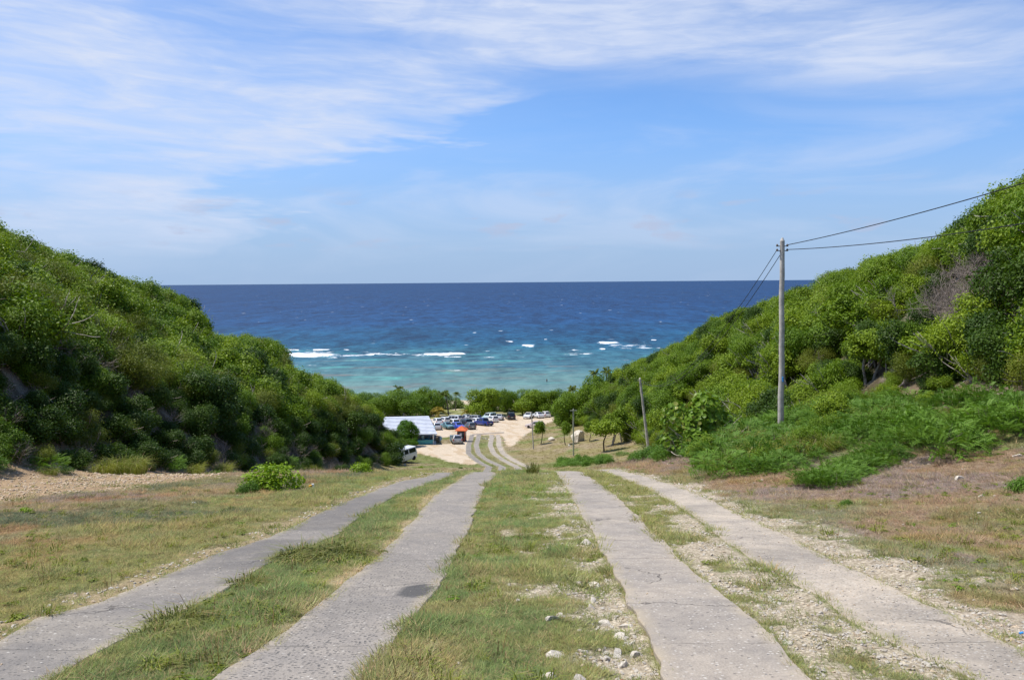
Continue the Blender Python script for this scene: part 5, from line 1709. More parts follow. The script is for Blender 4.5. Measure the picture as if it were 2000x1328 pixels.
# ------------------------------------------------------------------ rocks and litter
RK = [rock_mesh('limestone_rock_%d' % i, 300 + i, M['rock'], 2, .62) for i in range(5)]
ROCKS = [
    (1878, 935, .20, 'large rounded white rock on the dry turf at right'), (1918, 970, .125, 'smaller white rock on the dry turf at right'), (1945, 968, .06, 'pale stone beside the smaller white rock at right'),
    (1412, 943, .09, 'leftmost small white stone below the feathery bank'), (1455, 945, .09, 'white stone in the middle below the feathery bank'), (1487, 943, .13, 'pale stone at the foot of the right feathery bushes'),
    (1142, 1062, .17, 'big buff rock against the inner right track'), (1128, 1135, .085, 'white rock at mid verge of the stony median'), (1158, 1136, .15, 'broad buff rock half sunk in the median'),
    (1172, 1108, .08, 'stone touching the track above the broad buff rock'), (1156, 1166, .08, 'upper of two pale stones in the median grass'), (1154, 1180, .085, 'lower of two pale stones in the median grass'),
    (1212, 1234, .11, 'bright white rock near the raised track edge'), (1208, 1262, .11, 'white rock at the top of the stone cluster'), (1182, 1268, .09, 'grey-white rock left in the stone cluster'),
    (1246, 1268, .09, 'rounded buff rock against the raised track edge'), (1222, 1282, .11, 'largest flat rock of the cluster by the track'), (1088, 1268, .12, 'flat grey slab rock in the median grass'),
    (1078, 1210, .10, 'whitish rock at the left of the stony median'), (1236, 1246, .06, 'small grey stone beside a green sprig by the track'), (1070, 1310, .10, 'pale rock near the bottom of the median'),
    (1125, 1322, .12, 'broad pale rock at the bottom of the median'), (1222, 1214, .10, 'sunken buff rock against the track edge'), (1180, 1208, .09, 'dull stone in dry grass of the median'),
    (1212, 1188, .07, 'small stone by the track above the sunken rock'), (1184, 1128, .07, 'small buff stone beside the broad rock'), (985, 947, .10, 'white stone alone on the grassy median near the crest'),
    (1095, 1205, .07, 'white pebble rock in the middle of the median'), (465, 968, .10, 'reddish stone on dry turf left of the leafy bush'), (118, 1158, .035, 'tiny white stone on green turf at left'),
    (300, 958, .08, 'pale stone below the rubble band'), (385, 952, .08, 'pale stone at the right end of the rubble band'), (675, 912, .30, 'pale rock at the foot of the left hill on the crest'),
    (690, 916, .16, 'flat pale rock on the crest before the left hill'), (842, 918, .22, 'pale rock behind the yellow-green bush'), (790, 908, .30, 'pale rock at the van front wheel'),
    (1720, 872, .14, 'pale rock peeping from the feathery bushes'), (1985, 893, .18, 'pale rock at the top right of the dry turf')]
for j, (px, py, s, lb) in enumerate(ROCKS):
    q = at(px, py); z = float(ground_h(q[0], q[1]))
    o = obj('limestone_rock', RK[j % 5], loc=(q[0], q[1], z - s * .06), scale=s * .86, rot=(0, 0, j * 1.7)); tag(o, lb, 'rock')
q = at(1221, 1324)
tag(obj('brick_fragment', rock_mesh('brick_fragment', 320, M['brick_red'], 2, .6), loc=(q[0], q[1], float(ground_h(q[0], q[1])) + .03), scale=.062), 'orange-red brick fragment at the bottom edge of the median', 'brick fragment')
q = at(1130, 862)
tag(obj('boulder', rock_mesh('boulder', 331, M['rock'], 3, .85), loc=(q[0], q[1], q[2] + .5), scale=1.45, rot=(0, 0, .5)), 'large pale limestone boulder at the wood edge behind the thin pole', 'boulder')
q = at(1079, 860)
tag(obj('boulder', rock_mesh('boulder_small', 332, M['rock'], 2, .6), loc=(q[0], q[1], q[2] + .1), scale=.8), 'low weathered rock on the bank left of the big boulder', 'rock')
q = at(1112, 872)
tag(obj('boulder', RK[1], loc=(q[0], q[1], q[2] + .1), scale=.45), 'pale rock at the foot of the thin dark-trunked tree', 'rock')
for j, (px, py, s) in enumerate([(944, 857, .3), (950, 858, .4), (955, 859, .25), (966, 856, .3), (985, 860, .3), (1024, 851, .35)]):
    q = at(px, py); o = obj('limestone_rock', RK[j % 5], loc=(q[0], q[1], q[2] + .05), scale=s, rot=(0, 0, j))
    tag(o, ['leftmost stone at the upper end of the middle grass wedge', 'biggest stone of the row where the tracks end', 'small stone beside the biggest one where the tracks end', 'stone between the right pair of tracks at their end', 'stone right of the outer track at its end', 'pale stone on the edge of the sandy bank'][j], 'rock')

M['pack_yellow'] = mat('carton_yellow', (0.85, 0.42, 0.02), .5)
M['pack_white'] = mat('crumpled_white', (0.82, 0.82, 0.80), .5)
M['pack_blue'] = mat('plastic_blue', (0.05, 0.30, 0.75), .4)


def litter():
    q = at(607, 955); e = empty('drink_carton', (q[0], q[1], q[2] + .05), .6)
    b = MB(); b.box((0, 0, 0), (.10, .07, .13), 0, .3, .85); b.build('carton_body', M['pack_yellow'], e)
    b = MB(); b.box((.06, .0, .03), (.09, .075, .12), 0, -.4, .7); b.build('carton_top', M['pack_white'], e)
    tag(e, 'crumpled yellow and white carton beside the leafy bright bush', 'carton')
    q = at(378, 985); tag(obj('plastic_bag', rock_mesh('plastic_bag', 340, M['pack_white'], 2, .5), loc=(q[0], q[1], q[2] + .02), scale=.07), 'crumpled white plastic bag on the dry turf at left', 'bag')
    q = at(595, 921); e = MB(); e.tube([(0, 0, 0), (0, 0, .16)], [.055, .055], 10); o = e.build('plastic_cup', M['pack_white'], loc=q, rot=(.5, .3, 0)); tag(o, 'white cup lying behind the leafy bright bush', 'cup')
    q = at(1991, 1242); e = MB(); e.tube([(0, 0, 0), (.028, 0, .008)], [.010, .008], 8); o = e.build('plastic_scrap', M['pack_blue'], loc=(q[0], q[1], q[2] + .02)); tag(o, 'blue plastic scrap in the gravel at the right edge', 'plastic scrap')


litter()

# ------------------------------------------------------------------ poles and cables
M['pole'] = mat('weathered_pole', (0.50, 0.465, 0.42), .9, .15, noise=.22, nscale=3, bump=.4, bscale=25)
M['pole_green'] = mat('greenish_pole', (0.34, 0.36, 0.28), .9, .15, noise=.15, nscale=3)
M['iron'] = mat('dark_iron', (0.07, 0.065, 0.06), .6)
M['cable'] = mat('black_cable', (0.02, 0.02, 0.022), .5)
M['ceramic'] = mat('ceramic', (0.16, 0.13, 0.11), .3)


def pole(base, top, r0, r1, label, mt, cross=0.0, name='utility_pole', ins=2):
    e = empty(name, base); d = np.array(top) - np.array(base)
    t = np.linspace(0, 1, 12)[:, None]
    rg = np.random.default_rng(int(abs(base[1] * 10)))
    pts = d * t + rg.normal(size=(12, 3)) * [.01, .01, 0]; pts[0] = [0, 0, -.6]
    mb = MB(); mb.tube(pts, np.linspace(r0, r1, 12), 12); mb.build('shaft', mt, e, smooth=True)
    mb = MB(); mb.tube([d, d + [0, 0, .14]], [r1, r1 * .35], 10); mb.build('cap', mt, e)
    for j in range(ins):
        z = -.22 - j * .20
        mb = MB(); mb.tube([d + [-.24, 0, z], d + [.24, 0, z]], .018, 5); br = mb.build('bracket', M['iron'], e)
        for sx in (-1, 1):
            mb = MB(); mb.tube([d + [sx * .22, 0, z - .02], d + [sx * .22, 0, z + .05], d + [sx * .22, 0, z + .09]], [.045, .05, .02], 8); mb.build('insulator', M['ceramic'], br)
    if cross:
        mb = MB(); mb.box(d + [0, 0, -.12], (cross, .09, .09)); mb.build('crossarm', mt, e)
    tag(e, label, 'utility pole'); return e


pb = at(1525, 841); Yp = pb[1]; pt = at_y(1528, 471, Yp)
pole(pb, pt, .135, .10, 'tall bleached wooden pole on the right bank carrying cables', M['pole'])
mb = MB(); mb.tube([pb + [0, -.16, 2.2], pb + [-.02, -.17, 2.4]], .035, 6); tag(mb.build('pole_tag', M['pack_blue']), 'small blue marker nailed to the tall wooden pole', 'marker')
b2 = at(1267, 882); t2 = at_y(1250, 740, b2[1]); pole(b2, t2, .165, .12, 'slanting wooden pole at the wood edge right of the tracks', M['pole'], ins=1)
b3 = at(1120, 891); t3 = at_y(1120, 800, b3[1]); pole(b3, t3, .10, .09, 'thin greenish pole with a short crossarm on the lower bank', M['pole_green'], .9, ins=0)
b4 = at(1042, 877); t4 = at_y(1038, 806, b4[1]); pole(b4, t4, .10, .08, 'thin leaning pole beside the small ball-crowned tree', M['pole'], 0, ins=0)
b5 = np.array([19.0, 6.0, float(base_h(19, 6))]); t5 = np.array([19.0, 6.0, CAMZ + 6.05])
pole(b5, t5, .15, .11, 'wooden pole up the slope beyond the right edge', M['pole'])


def cable(a, b, sag, label, r=.017):
    t = np.linspace(0, 1, 48)[:, None]
    p = np.array(a) * (1 - t) + np.array(b) * t - np.array([0, 0, 1]) * sag * 4 * t * (1 - t)
    mb = MB(); mb.tube(p, r, 6); tag(mb.build('power_cable', M['cable'], smooth=True), label, 'cable')


cable(pt + [.22, 0, -.17], t5 + [-.22, 0, -.15], .60, 'upper cable running from the tall pole to the top right')
cable(pt + [.22, 0, -.37], t5 + [-.22, 0, -2.35], .75, 'lower cable running from the tall pole into the trees at right')
cable(pt + [-.22, 0, -.37], t2 + [-.22, 0, -.15], 2.6, 'left cable dropping from the tall pole behind the slope', .015)
cable(pt + [-.10, 0, -.62], t2 + [.22, 0, -.15], 2.6, 'right cable dropping from the tall pole behind the slope', .015)

# ------------------------------------------------------------------ vehicles
M['glass'] = mat('dark_glass', (0.02, 0.024, 0.03), .08, .6)
M['tyre'] = mat('tyre', (0.02, 0.02, 0.02), .9)
M['rim'] = mat('rim', (0.45, 0.45, 0.46), .35, .5, .6)
M['lamp_red'] = mat('tail_lamp_red', (0.45, 0.015, 0.012), .25, .5)
M['lamp_clear'] = mat('head_lamp', (0.75, 0.77, 0.78), .15, .6)
M['plate'] = mat('plate', (0.75, 0.75, 0.70), .5)
M['trim'] = mat('black_trim', (0.03, 0.03, 0.032), .6)
# y forward, (y, top z, half width of the top)
PROF = {
    'hatch': (3.9, 1.68, .88, [(1.95, .62, .62), (1.88, .74, .70), (1.1, .92, .70), (.85, .97, .68), (.15, 1.44, .56), (-.6, 1.49, .57), (-1.45, 1.42, .56), (-1.85, .98, .68), (-1.95, .70, .70)], (.85, .15, -1.45, -1.85)),
    'sedan': (4.4, 1.70, .88, [(2.2, .60, .62), (2.1, .74, .70), (1.25, .90, .70), (.95, .95, .68), (.2, 1.42, .55), (-.75, 1.43, .55), (-1.4, 1.02, .66), (-2.05, .98, .68), (-2.2, .66, .70)], (.95, .2, -.75, -1.4)),
    'suv': (4.5, 1.82, 1.02, [(2.25, .72, .68), (2.15, .92, .76), (1.2, 1.06, .76), (1.0, 1.10, .74), (.45, 1.70, .64), (-.8, 1.76, .65), (-2.0, 1.70, .64), (-2.2, 1.12, .76), (-2.25, .80, .78)], (1.0, .45, -2.0, -2.2)),
    'wagon': (4.4, 1.70, .90, [(2.2, .60, .62), (2.1, .76, .70), (1.2, .93, .70), (.95, .97, .68), (.25, 1.45, .57), (-.9, 1.49, .58), (-1.95, 1.42, .57), (-2.15, .98, .70), (-2.2, .70, .70)], (.95, .25, -1.95, -2.15)),
    'van': (4.8, 1.86, 1.12, [(2.4, .62, .70), (2.3, .98, .78), (1.95, 1.14, .78), (1.8, 1.20, .78), (1.15, 1.90, .72), (.2, 1.97, .73), (-2.2, 1.95, .73), (-2.36, 1.20, .80), (-2.4, .72, .82)], (1.8, 1.15, -2.2, -2.36)),
    'pickup': (5.1, 1.80, .98, [(2.55, .72, .68), (2.45, .90, .76), (1.45, 1.04, .76), (1.2, 1.08, .74), (.65, 1.66, .62), (-.75, 1.68, .62), (-.95, 1.06, .78), (-2.5, 1.04, .80), (-2.55, .80, .80)], (1.2, .65, -.75, -.95)),
}
PAINTS = {}


def paint(rgb):
    if rgb not in PAINTS:
        PAINTS[rgb] = mat('car_paint_%d' % len(PAINTS), rgb, .28, .5, 0.0, coat=.6)
    return PAINTS[rgb]


def car(kind, px, py, psi, rgb, label, name=None, Y=None, dz=0.0):
    L_, W, belt, prof, (y0, y1, y2, y3) = PROF[kind]
    hw = W / 2
    q = at(px, py, 60) if Y is None else np.append(at_y(px, py, Y)[:2], 0)
    q[2] = base_h(q[0], q[1])
    # sit on the slope
    h = 1.0; c_, s_ = math.sin(psi), math.cos(psi)
    dzf = float(base_h(q[0] + c_ * h, q[1] + s_ * h) - base_h(q[0] - c_ * h, q[1] - s_ * h)) / 2
    dzs = float(base_h(q[0] + s_ * h, q[1] - c_ * h) - base_h(q[0] - s_ * h, q[1] + c_ * h)) / 2
    e = empty(name or {'van': 'parked_van', 'pickup': 'parked_pickup'}.get(kind, 'parked_car'), q)
    e.rotation_euler = (Euler((math.atan(dzf), -math.atan(dzs), 0)).to_matrix().to_4x4()).to_euler()
    e.rotation_euler = (Matrix.Rotation(-psi, 4, 'Z') @ Matrix.Rotation(math.atan(dzf), 4, 'X') @ Matrix.Rotation(math.atan(dzs), 4, 'Y').inverted()).to_euler()
    pm = paint(rgb)
    rings = []
    for (y, zt, wt) in prof:
        b = min(belt, zt - .05); zb = .24 if abs(y) < L_ / 2 - .02 else .32
        k_ = .94 if abs(y) > L_ / 2 - .12 else 1.0
        half = [(hw * .90 * k_, zb), (hw * k_, zb + .14), (hw * k_, b - .16), (hw * .97 * k_, b), (wt + .02, zt - .05 if zt - b > .1 else zt - .02), (wt * .86, zt)]
        rings.append([(x, y, z) for x, z in half] + [(-x, y, z) for x, z in half[::-1]])
    n = len(rings); m_ = 12
    v = np.array(rings).reshape(-1, 3)
    f = [(i * m_ + j, i * m_ + (j + 1) % m_, (i + 1) * m_ + (j + 1) % m_, (i + 1) * m_ + j) for i in range(n - 1) for j in range(m_)]
    mb = MB(); mb.add(v, f)
    for b_, rv in ((0, False), ((n - 1) * m_, True)):
        cap = [(b_ + j, b_ + j + 1, b_ + m_ - 2 - j, b_ + m_ - 1 - j) for j in range(5)]
        mb.add(v, np.array(cap)) if False else mb.f4.append(np.array(cap)) or mb.m4.append(np.zeros(5)) or mb.t4.append(np.full(5, .5))
    body = mb.build('body', pm, e)
    bv = body.data
    P_ = {round(p[0], 3): p for p in prof}

    def top(y): return np.interp(y, [p[0] for p in prof][::-1], [p[1] for p in prof][::-1]), np.interp(y, [p[0] for p in prof][::-1], [p[2] for p in prof][::-1])

    def pane(nm, quad, mt='glass', par=e):
        a = MB(); a.add(np.array(quad, float), [(0, 1, 2, 3)]); return a.build(nm, M[mt], par)
    o_ = .012
    for nm, ya, yb in (('windscreen', y0, y1), ('rear_window', y3, y2)):
        za, wa = top(ya); zb, wb = top(yb); sg = 1 if nm == 'windscreen' else -1
        fa, fb = .10, .92
        ps = []
        for fr, s in ((fa, 1), (fa, -1), (fb, -1), (fb, 1)):
            z = za + (zb - za) * fr; y = ya + (yb - ya) * fr; w_ = (wa + (wb - wa) * fr) * .90
            ps.append((s * w_, y + sg * .03, z + .012))
        pane(nm, ps)
    segs = [(y1 + .10, (y1 + y2) / 2 + .05), ((y1 + y2) / 2 - .05, y2 - (-.05 if kind != 'pickup' else -.1))]
    if kind == 'van': segs = [(y0 - .35, y1 - .35), (y1 - .6, -.35), (-.55, -2.05)]
    if kind in ('suv', 'wagon'): segs = [(y1 + .05, -.25), (-.35, -1.15), (-1.25, y2 + .12)]
    for s in (-1, 1):
        for a_, b_ in segs:
            ps = []
            for y, up in ((a_, 0), (b_, 0), (b_, 1), (a_, 1)):
                yy = y
                if up == 1 and y == a_ and a_ > 0: yy = y - .12
                zt, wt = top(yy); zt = max(zt, belt + .12) if kind != 'van' else max(zt, belt + .2)
                z0, x0 = belt + .03, hw * .97; z1, x1 = zt - .05, wt + .02
                fr = .06 if up == 0 else .86
                ps.append((s * (x0 + (x1 - x0) * fr + .012), yy, z0 + (z1 - z0) * fr))
            pane('side_window', ps)
    rr = .33 if kind in ('suv', 'pickup', 'van') else .30
    for s in (-1, 1):
        for wy in (L_ * .5 - .80, -L_ * .5 + .78):
            a = MB(); a.tube([(s * (hw - .20), wy, rr), (s * (hw + .012), wy, rr)], rr, 14); wh = a.build('wheel', M['tyre'], e)
            a = MB(); a.tube([(s * (hw + .005), wy, rr), (s * (hw + .026), wy, rr)], [rr * .62, rr * .55], 10); a.build('rim', M['rim'], wh)
        z = .66 if belt < 1 else .82
        a = MB(); a.box((s * hw * .72, L_ / 2 - .06, z), (.30, .10, .13)); a.build('headlight', M['lamp_clear'], e)
        a = MB(); a.box((s * hw * .84, -L_ / 2 + .02, z + .12), (.16, .10, .26 if belt > 1 or kind == 'hatch' else .15)); a.build('tail_light', M['lamp_red'], e)
        a = MB(); a.box((s * (hw + .09), y0 - .15, belt + .06), (.16, .10, .13)); a.build('mirror', pm, e)
    a = MB(); a.box((0, L_ / 2 - .02, .42), (W * .86, .14, .16)); a.build('front_bumper', M['trim'] if kind in ('van', 'pickup') else pm, e)
    a = MB(); a.box((0, -L_ / 2 + .02, .42), (W * .88, .14, .18)); a.build('rear_bumper', M['trim'] if kind in ('van', 'pickup') else pm, e)
    a = MB(); a.box((0, -L_ / 2 - .045, .62), (.46, .02, .11)); a.build('number_plate', M['plate'], e)
    a = MB(); a.box((0, L_ / 2 + .03, .58), (W * .42, .03, .12)); a.build('grille', M['trim'], e)
    if kind == 'pickup':
        a = MB(); a.box((0, -1.74, 1.05), (W * .78, 1.40, .03)); a.build('load_bed', M['trim'], e)
    tag(e, label, 'van' if kind == 'van' else 'pickup' if kind == 'pickup' else 'car', 'cars in the sandy car park' if kind != 'van' else None)
    return e


R_ = math.radians
WH = (0.78, 0.78, 0.77)
vn = car('van', 786, 902, R_(-150), (0.74, 0.75, 0.76), 'white van half hidden by the foot of the left hill')
vn.scale = (.88,) * 3; vn.rotation_euler = (0, 0, R_(150))
car('hatch', 892.5, 866, R_(-8), (0.30, 0.31, 0.32), 'silver-grey hatchback parked in front of the orange-roofed kiosk')
car('hatch', 853, 839, R_(-10), (0.55, 0.56, 0.58), 'silver car beside the right edge of the white roof')
car('sedan', 874, 837.5, R_(152), (0.10, 0.22, 0.24), 'teal saloon facing the camera, second row')
car('suv', 890, 834.5, R_(160), WH, 'white off-roader facing the camera between teal saloon and kiosk')
car('hatch', 894.5, 838.5, R_(150), (0.03, 0.06, 0.42), 'small bright blue car just behind the kiosk roof')
car('suv', 908, 833, R_(-30), (0.03, 0.035, 0.045), 'black off-roader behind the grey hatchback')
car('hatch', 917.5, 838, R_(-22), (0.13, 0.135, 0.13), 'dark grey hatchback right of the kiosk')
car('hatch', 853, 829, R_(-25), WH, 'white hatchback with red lamps nearest the roof ridge')
car('wagon', 867.5, 826.5, R_(-28), WH, 'white estate second from the roof ridge')
car('suv', 883.5, 825.5, R_(-62), (0.62, 0.64, 0.66), 'silver-white off-roader seen from its side in the back row')
car('sedan', 898.5, 824, R_(-30), (0.22, 0.15, 0.14), 'dull maroon saloon in the back row')
car('hatch', 928.5, 828.5, R_(-30), WH, 'white hatchback left of the blue pickup')
car('wagon', 922, 822.5, R_(-60), (0.30, 0.31, 0.32), 'grey estate behind the white hatchback')
car('pickup', 944.5, 831, R_(-38), (0.020, 0.045, 0.24), 'dark blue pickup truck parked alone in the front row')
car('suv', 955, 820.5, R_(-150), (0.50, 0.62, 0.62), 'pale green off-roader behind the white estate')
car('wagon', 961, 824, R_(-26), WH, 'white estate right of the blue pickup')
car('sedan', 975.5, 820, R_(4), (0.62, 0.63, 0.63), 'silvery white saloon alone in tree shade')
car('suv', 997, 819, R_(-10), (0.02, 0.02, 0.022), 'black off-roader under the spreading trees')
car('sedan', 1032, 817, R_(-165), WH, 'white saloon left of the last pair under the trees')
car('sedan', 1050.5, 816, R_(-24), (0.70, 0.71, 0.73), 'white saloon right of the leaning pole under the trees')
car('hatch', 1064.5, 814.5, R_(-20), WH, 'white hatchback last in the row beside the thick trunk')
car('wagon', 1054, 809, R_(80), (0.36, 0.56, 0.56), 'pale teal estate behind the last white saloons')
car('hatch', 1045, 836, R_(-70), (0.66, 0.58, 0.58), 'pinkish white car hidden behind the ball-crowned tree')
car('sedan', 910, 821, R_(-40), (0.40, 0.42, 0.44), 'grey saloon in the gap of the back row')

# ------------------------------------------------------------------ white-roofed beach building
M['roof_white'] = mat('white_sheet_roof', (0.60, 0.63, 0.70), .5, .3, noise=.10, nscale=1)
M['turquoise'] = mat('turquoise_paint', (0.16, 0.56, 0.62), .7)
M['wall_white'] = mat('white_wall', (0.74, 0.76, 0.78), .8)
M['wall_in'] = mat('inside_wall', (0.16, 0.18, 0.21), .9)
M['slab'] = mat('pale_concrete', (0.48, 0.45, 0.40), .9, noise=.12, nscale=2)
M['wood_brown'] = mat('brown_wood', (0.13, 0.085, 0.055), .9, noise=.25, nscale=5)
M['sign_blue'] = mat('pale_blue_board', (0.50, 0.72, 0.80), .6)
M['orange'] = mat('orange_roof', (0.62, 0.13, 0.035), .7, noise=.12, nscale=3)
M['red_post'] = mat('red_post', (0.40, 0.055, 0.028), .6)
M['cloth_blue'] = mat('blue_cloth', (0.02, 0.22, 0.36), .8)


def building():
    q = at(848, 867.5, 60)
    e = empty('beach_bar', q, R_(5))
    W, D, Hh = 11.0, 7.5, 1.85
    b = MB(); b.box((-W / 2, D / 2, -.15), (W + .6, D + .8, .34)); b.build('floor_slab', M['slab'], e)
    b = MB(); b.box((-W / 2, .08, .36), (W, .14, .62)); b.build('front_wall', M['turquoise'], e)
    b = MB(); b.box((-W / 2, -.01, .70), (W, .34, .07)); b.build('counter_ledge', M['turquoise'], e)
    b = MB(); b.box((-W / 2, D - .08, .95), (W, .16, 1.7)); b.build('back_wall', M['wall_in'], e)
    b = MB(); b.box((-W + .08, D / 2, .95), (.16, D - .36, 1.7)); b.build('side_wall', M['wall_white'], e)
    b = MB(); b.box((-.08, D * .62, .95), (.16, D * .5, 1.7)); b.build('side_wall', M['turquoise'], e)
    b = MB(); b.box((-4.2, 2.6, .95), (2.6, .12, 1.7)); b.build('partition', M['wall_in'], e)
    for x in (-.11, -3.6, -7.2, -W + .2):
        b = MB(); b.box((x, .06, .95), (.20, .22, 1.85)); b.build('post', M['wall_white'], e)
    b = MB(); b.box((-W / 2, -.05, Hh - .02), (W + .3, .16, .16)); b.build('eave_beam', M['wall_white'], e)
    # sheets lapped in courses, rising to the ridge; the right edge rakes inwards
    n = 13; y0, y1, z0, z1 = -.75, 5.2, Hh - .05, Hh + 1.95
    for j in range(n):
        a, c = j / n, (j + 1) / n
        def P3(t, side, lift):
            x = (.55 - 1.5 * t) if side else -W - .3
            return (x, y0 + (y1 - y0) * t, z0 + (z1 - z0) * t + lift)
        v = [P3(a, 0, .11), P3(a, 1, .11), P3(c + .01, 1, .012), P3(c + .01, 0, .012), P3(a, 0, -.03), P3(a, 1, -.03), P3(c, 1, -.05), P3(c, 0, -.05)]
        b = MB(); b.add(v, [(0, 1, 2, 3), (7, 6, 5, 4), (4, 5, 1, 0), (5, 6, 2, 1), (6, 7, 3, 2), (7, 4, 0, 3)])
        b.build('roof_sheet', M['roof_white'], e)
    v = [(-W - .3, y1 + .02, z1), (-.95, y1 + .02, z1), (-.2, D + .6, Hh), (-W - .3, D + .6, Hh)]
    v2 = [(x, y, z - .08) for x, y, z in v]
    b = MB(); b.add(v + v2, [(0, 3, 2, 1), (4, 5, 6, 7), (0, 1, 5, 4), (1, 2, 6, 5), (2, 3, 7, 6), (3, 0, 4, 7)]); b.build('rear_roof', M['roof_white'], e)
    b = MB(); b.add([(-.95, y1, z1 - .05), (.0, .1, Hh - .05), (-.1, D + .2, Hh - .1)], [(0, 1, 2)]); b.build('gable', M['wall_white'], e)
    b = MB(); b.tube([(-5.2, y1 + .2, z1 - .3), (-5.2, y1 + .2, z1 + .55)], .10, 8); b.build('vent_pipe', M['iron'], e)
    for i, x in enumerate((-1.2, -2.3)):
        b = MB(); b.box((x, 1.0, .75), (.7, .6, .06)); t = b.build('table', M['cloth_blue'], e)
        for sx in (-1, 1):
            b = MB(); b.tube([(x + sx * .28, 1.0, .03), (x + sx * .28, 1.0, .72)], .03, 5); b.build('leg', M['iron'], t)
    b = MB(); b.box((-1.9, 1.6, .62), (.45, .4, 1.2)); b.build('fridge', M['sign_blue'], e)
    b = MB(); b.box((-.8, 2.2, .95), (.05, 1.2, 1.0)); b.build('curtain', M['cloth_blue'], e)
    tag(e, 'open-fronted beach bar with white lapped roof and turquoise wall', 'building')


building()


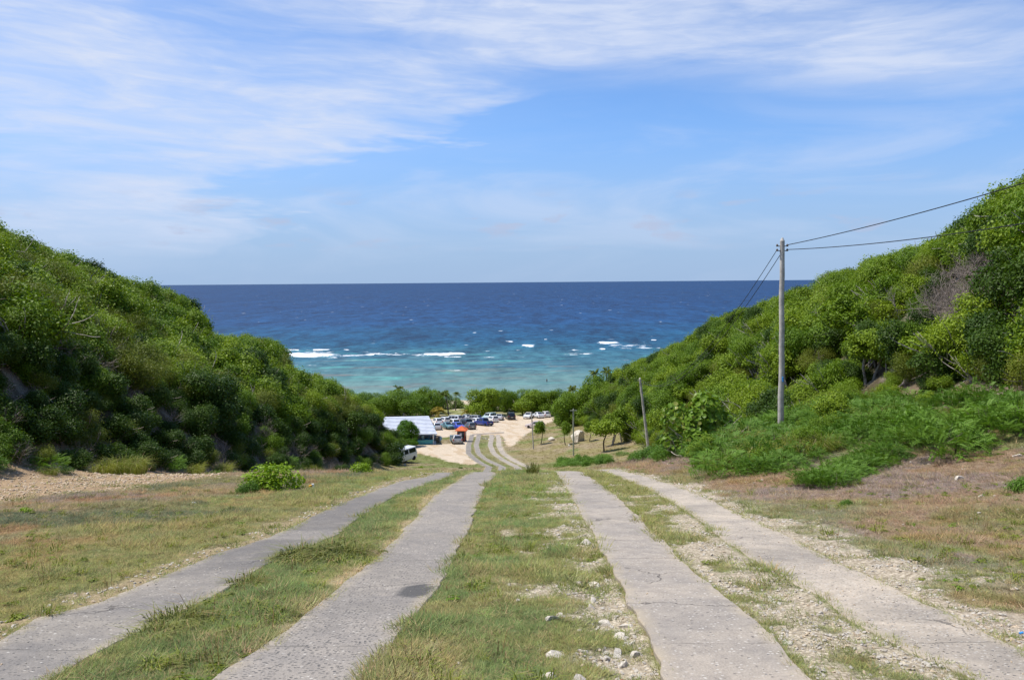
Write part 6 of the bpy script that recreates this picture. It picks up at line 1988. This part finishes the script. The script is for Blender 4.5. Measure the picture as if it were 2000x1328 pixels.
def site_bits():
    q = at(853.5, 864, 60); e = empty('wooden_crate', q)
    b = MB(); b.box((0, 0, .03), (.85, .7, .06)); b.build('base_board', M['wood_brown'], e)
    for i in range(5):
        b = MB(); b.box((0, -.35, .12 + i * .2), (.85, .04, .16)); b.build('slat', M['wood_brown'], e)
        b = MB(); b.box((.42, .0, .12 + i * .2), (.04, .66, .16)); b.build('slat', M['wood_brown'], e)
    b = MB(); b.box((0, 0, 1.08), (.9, .75, .05)); b.build('lid', M['wood_brown'], e)
    tag(e, 'brown slatted wooden crate at the right corner of the bar', 'crate')
    q = at(859, 863, 60); e = empty('round_sign', q, .1)
    b = MB(); b.tube([(0, -.04, .62), (0, .04, .62)], [.42, .42], 18); b.build('board', M['sign_blue'], e)
    b = MB(); b.tube([(0, .07, 0), (0, .07, .6)], .04, 6); b.build('leg', M['wall_white'], e)
    tag(e, 'pale blue round board standing right of the bar', 'sign')
    q = at(882, 862, 60); e = empty('upright_sign', q, -.1)
    b = MB(); b.box((0, 0, .62), (.62, .06, 1.0)); b.build('board', M['sign_blue'], e)
    for sx in (-1, 1):
        b = MB(); b.tube([(sx * .25, .06, 0), (sx * .25, .06, .6)], .03, 6); b.build('leg', M['wall_white'], e)
    tag(e, 'pale blue rectangular board left of the silver hatchback', 'sign')
    # white A-shaped slatted stand under the round tree
    q = at(790, 873, 60); e = empty('slatted_stand', q, .1)
    for s in (-1, 1):
        for i in range(6):
            t = i / 6
            b = MB(); b.box((0, s * (.8 - .75 * t), .1 + t * 1.3), (1.5 - t * .6, .16, .06)); b.build('slat', M['paint_white'], e)
        b = MB(); b.tube([(.7, s * .8, .02), (.35, s * .04, 1.42)], .05, 5); b.build('rail', M['paint_white'], e)
        b = MB(); b.tube([(-.7, s * .8, .02), (-.35, s * .04, 1.42)], .05, 5); b.build('rail', M['paint_white'], e)
    tag(e, 'white slatted A-shaped stand under the round tree', 'stand')
    # orange-roofed kiosk
    q = at(902, 862, 60); e = empty('ticket_kiosk', q, R_(-6)); s = .62; h = 1.95
    b = MB(); b.box((0, 0, .04), (1.5, 1.5, .12)); b.build('plinth', M['slab'], e)
    for sx in (-1, 1):
        for sy in (-1, 1):
            b = MB(); b.box((sx * s, sy * s, h / 2 + .1), (.13, .13, h)); b.build('post', M['red_post'], e)
    for (cx, cy, wx, wy) in ((0, -s, 1.1, .05), (0, s, 1.1, .05), (-s, 0, .05, 1.1), (s, 0, .05, 1.1)):
        b = MB(); b.box((cx, cy, .45), (wx, wy, .72)); b.build('panel', M['wood_brown'], e)
        b = MB(); b.box((cx, cy, 1.35), (wx, wy * .6, .98)); b.build('window', M['glass'], e)
        b = MB(); b.box((cx, cy, 1.96), (wx, wy, .16)); b.build('header', M['red_post'], e)
    b = MB(); b.box((-.05, -s - .04, 1.35), (.34, .02, .42)); b.build('notice', M['pack_white'], e)
    r = 1.02; ap = (0, 0, h + .82); z = h + .08
    c4 = [(-r, -r, z), (r, -r, z), (r, r, z), (-r, r, z)]
    b = MB(); b.add(c4 + [ap] + [(x, y, zz - .07) for x, y, zz in c4], [(0, 1, 4), (1, 2, 4), (2, 3, 4), (3, 0, 4)]); b.f4.append(np.array([(8, 7, 6, 5), (0, 5, 6, 1), (1, 6, 7, 2), (2, 7, 8, 3), (3, 8, 5, 0)])); b.m4.append(np.zeros(5)); b.t4.append(np.full(5, .5))
    b.build('roof', M['orange'], e)
    tag(e, 'small kiosk with orange pyramid roof, red posts and dark windows', 'kiosk')


site_bits()


# ------------------------------------------------------------------ person wading on the reef flat
def person():
    r = ray(1068, 746); Y = CAMZ / -r[2]; x = r[0] * Y
    V = [(0, 0, .95), (0, 0, 1.2), (0, 0, 1.42), (0, 0, 1.52), (0, 0, 1.66), (.18, 0, 1.40), (.27, 0, 1.14), (.30, -.06, .90), (.31, -.08, .80), (-.18, 0, 1.40), (-.28, .03, 1.14), (-.33, -.05, .90), (-.34, -.08, .80),
         (.10, 0, .90), (.12, -.06, .50), (.12, 0, .08), (.12, -.14, .03), (-.10, 0, .90), (-.13, .08, .50), (-.13, .14, .08), (-.13, .0, .03)]
    Ed = [(0, 1), (1, 2), (2, 3), (3, 4), (2, 5), (5, 6), (6, 7), (7, 8), (2, 9), (9, 10), (10, 11), (11, 12), (0, 13), (13, 14), (14, 15), (15, 16), (0, 17), (17, 18), (18, 19), (19, 20)]
    Rr = [.14, .13, .15, .06, .11, .06, .045, .035, .04, .06, .045, .035, .04, .10, .06, .045, .035, .10, .06, .045, .035]
    me = bpy.data.meshes.new('person'); me.from_pydata(V, Ed, [])
    me.materials.append(mat('skin', (0.30, 0.17, 0.11), .6))
    o = obj('person', me, loc=(x, Y, -.55), rot=(0, 0, .5))
    sk = o.modifiers.new('skin', 'SKIN'); sv = me.skin_vertices[0].data
    for i, rr in enumerate(Rr): sv[i].radius = (rr, rr)
    sv[0].use_root = True
    sb = o.modifiers.new('smooth', 'SUBSURF'); sb.levels = 1; sb.render_levels = 1
    b = MB(); b.tube([(0, 0, .82), (0, 0, .92), (0, 0, 1.04)], [.19, .19, .16], 10, cap=False); b.build('swim_shorts', M['cloth_blue'], o)
    b = MB(); b.tube([(0, .01, 1.66), (0, .015, 1.74), (0, .015, 1.79)], [.118, .112, .05], 10); b.build('hair', M['trim'], o)
    tag(o, 'person in dark shorts wading knee-deep on the shallow reef', 'person')


person()
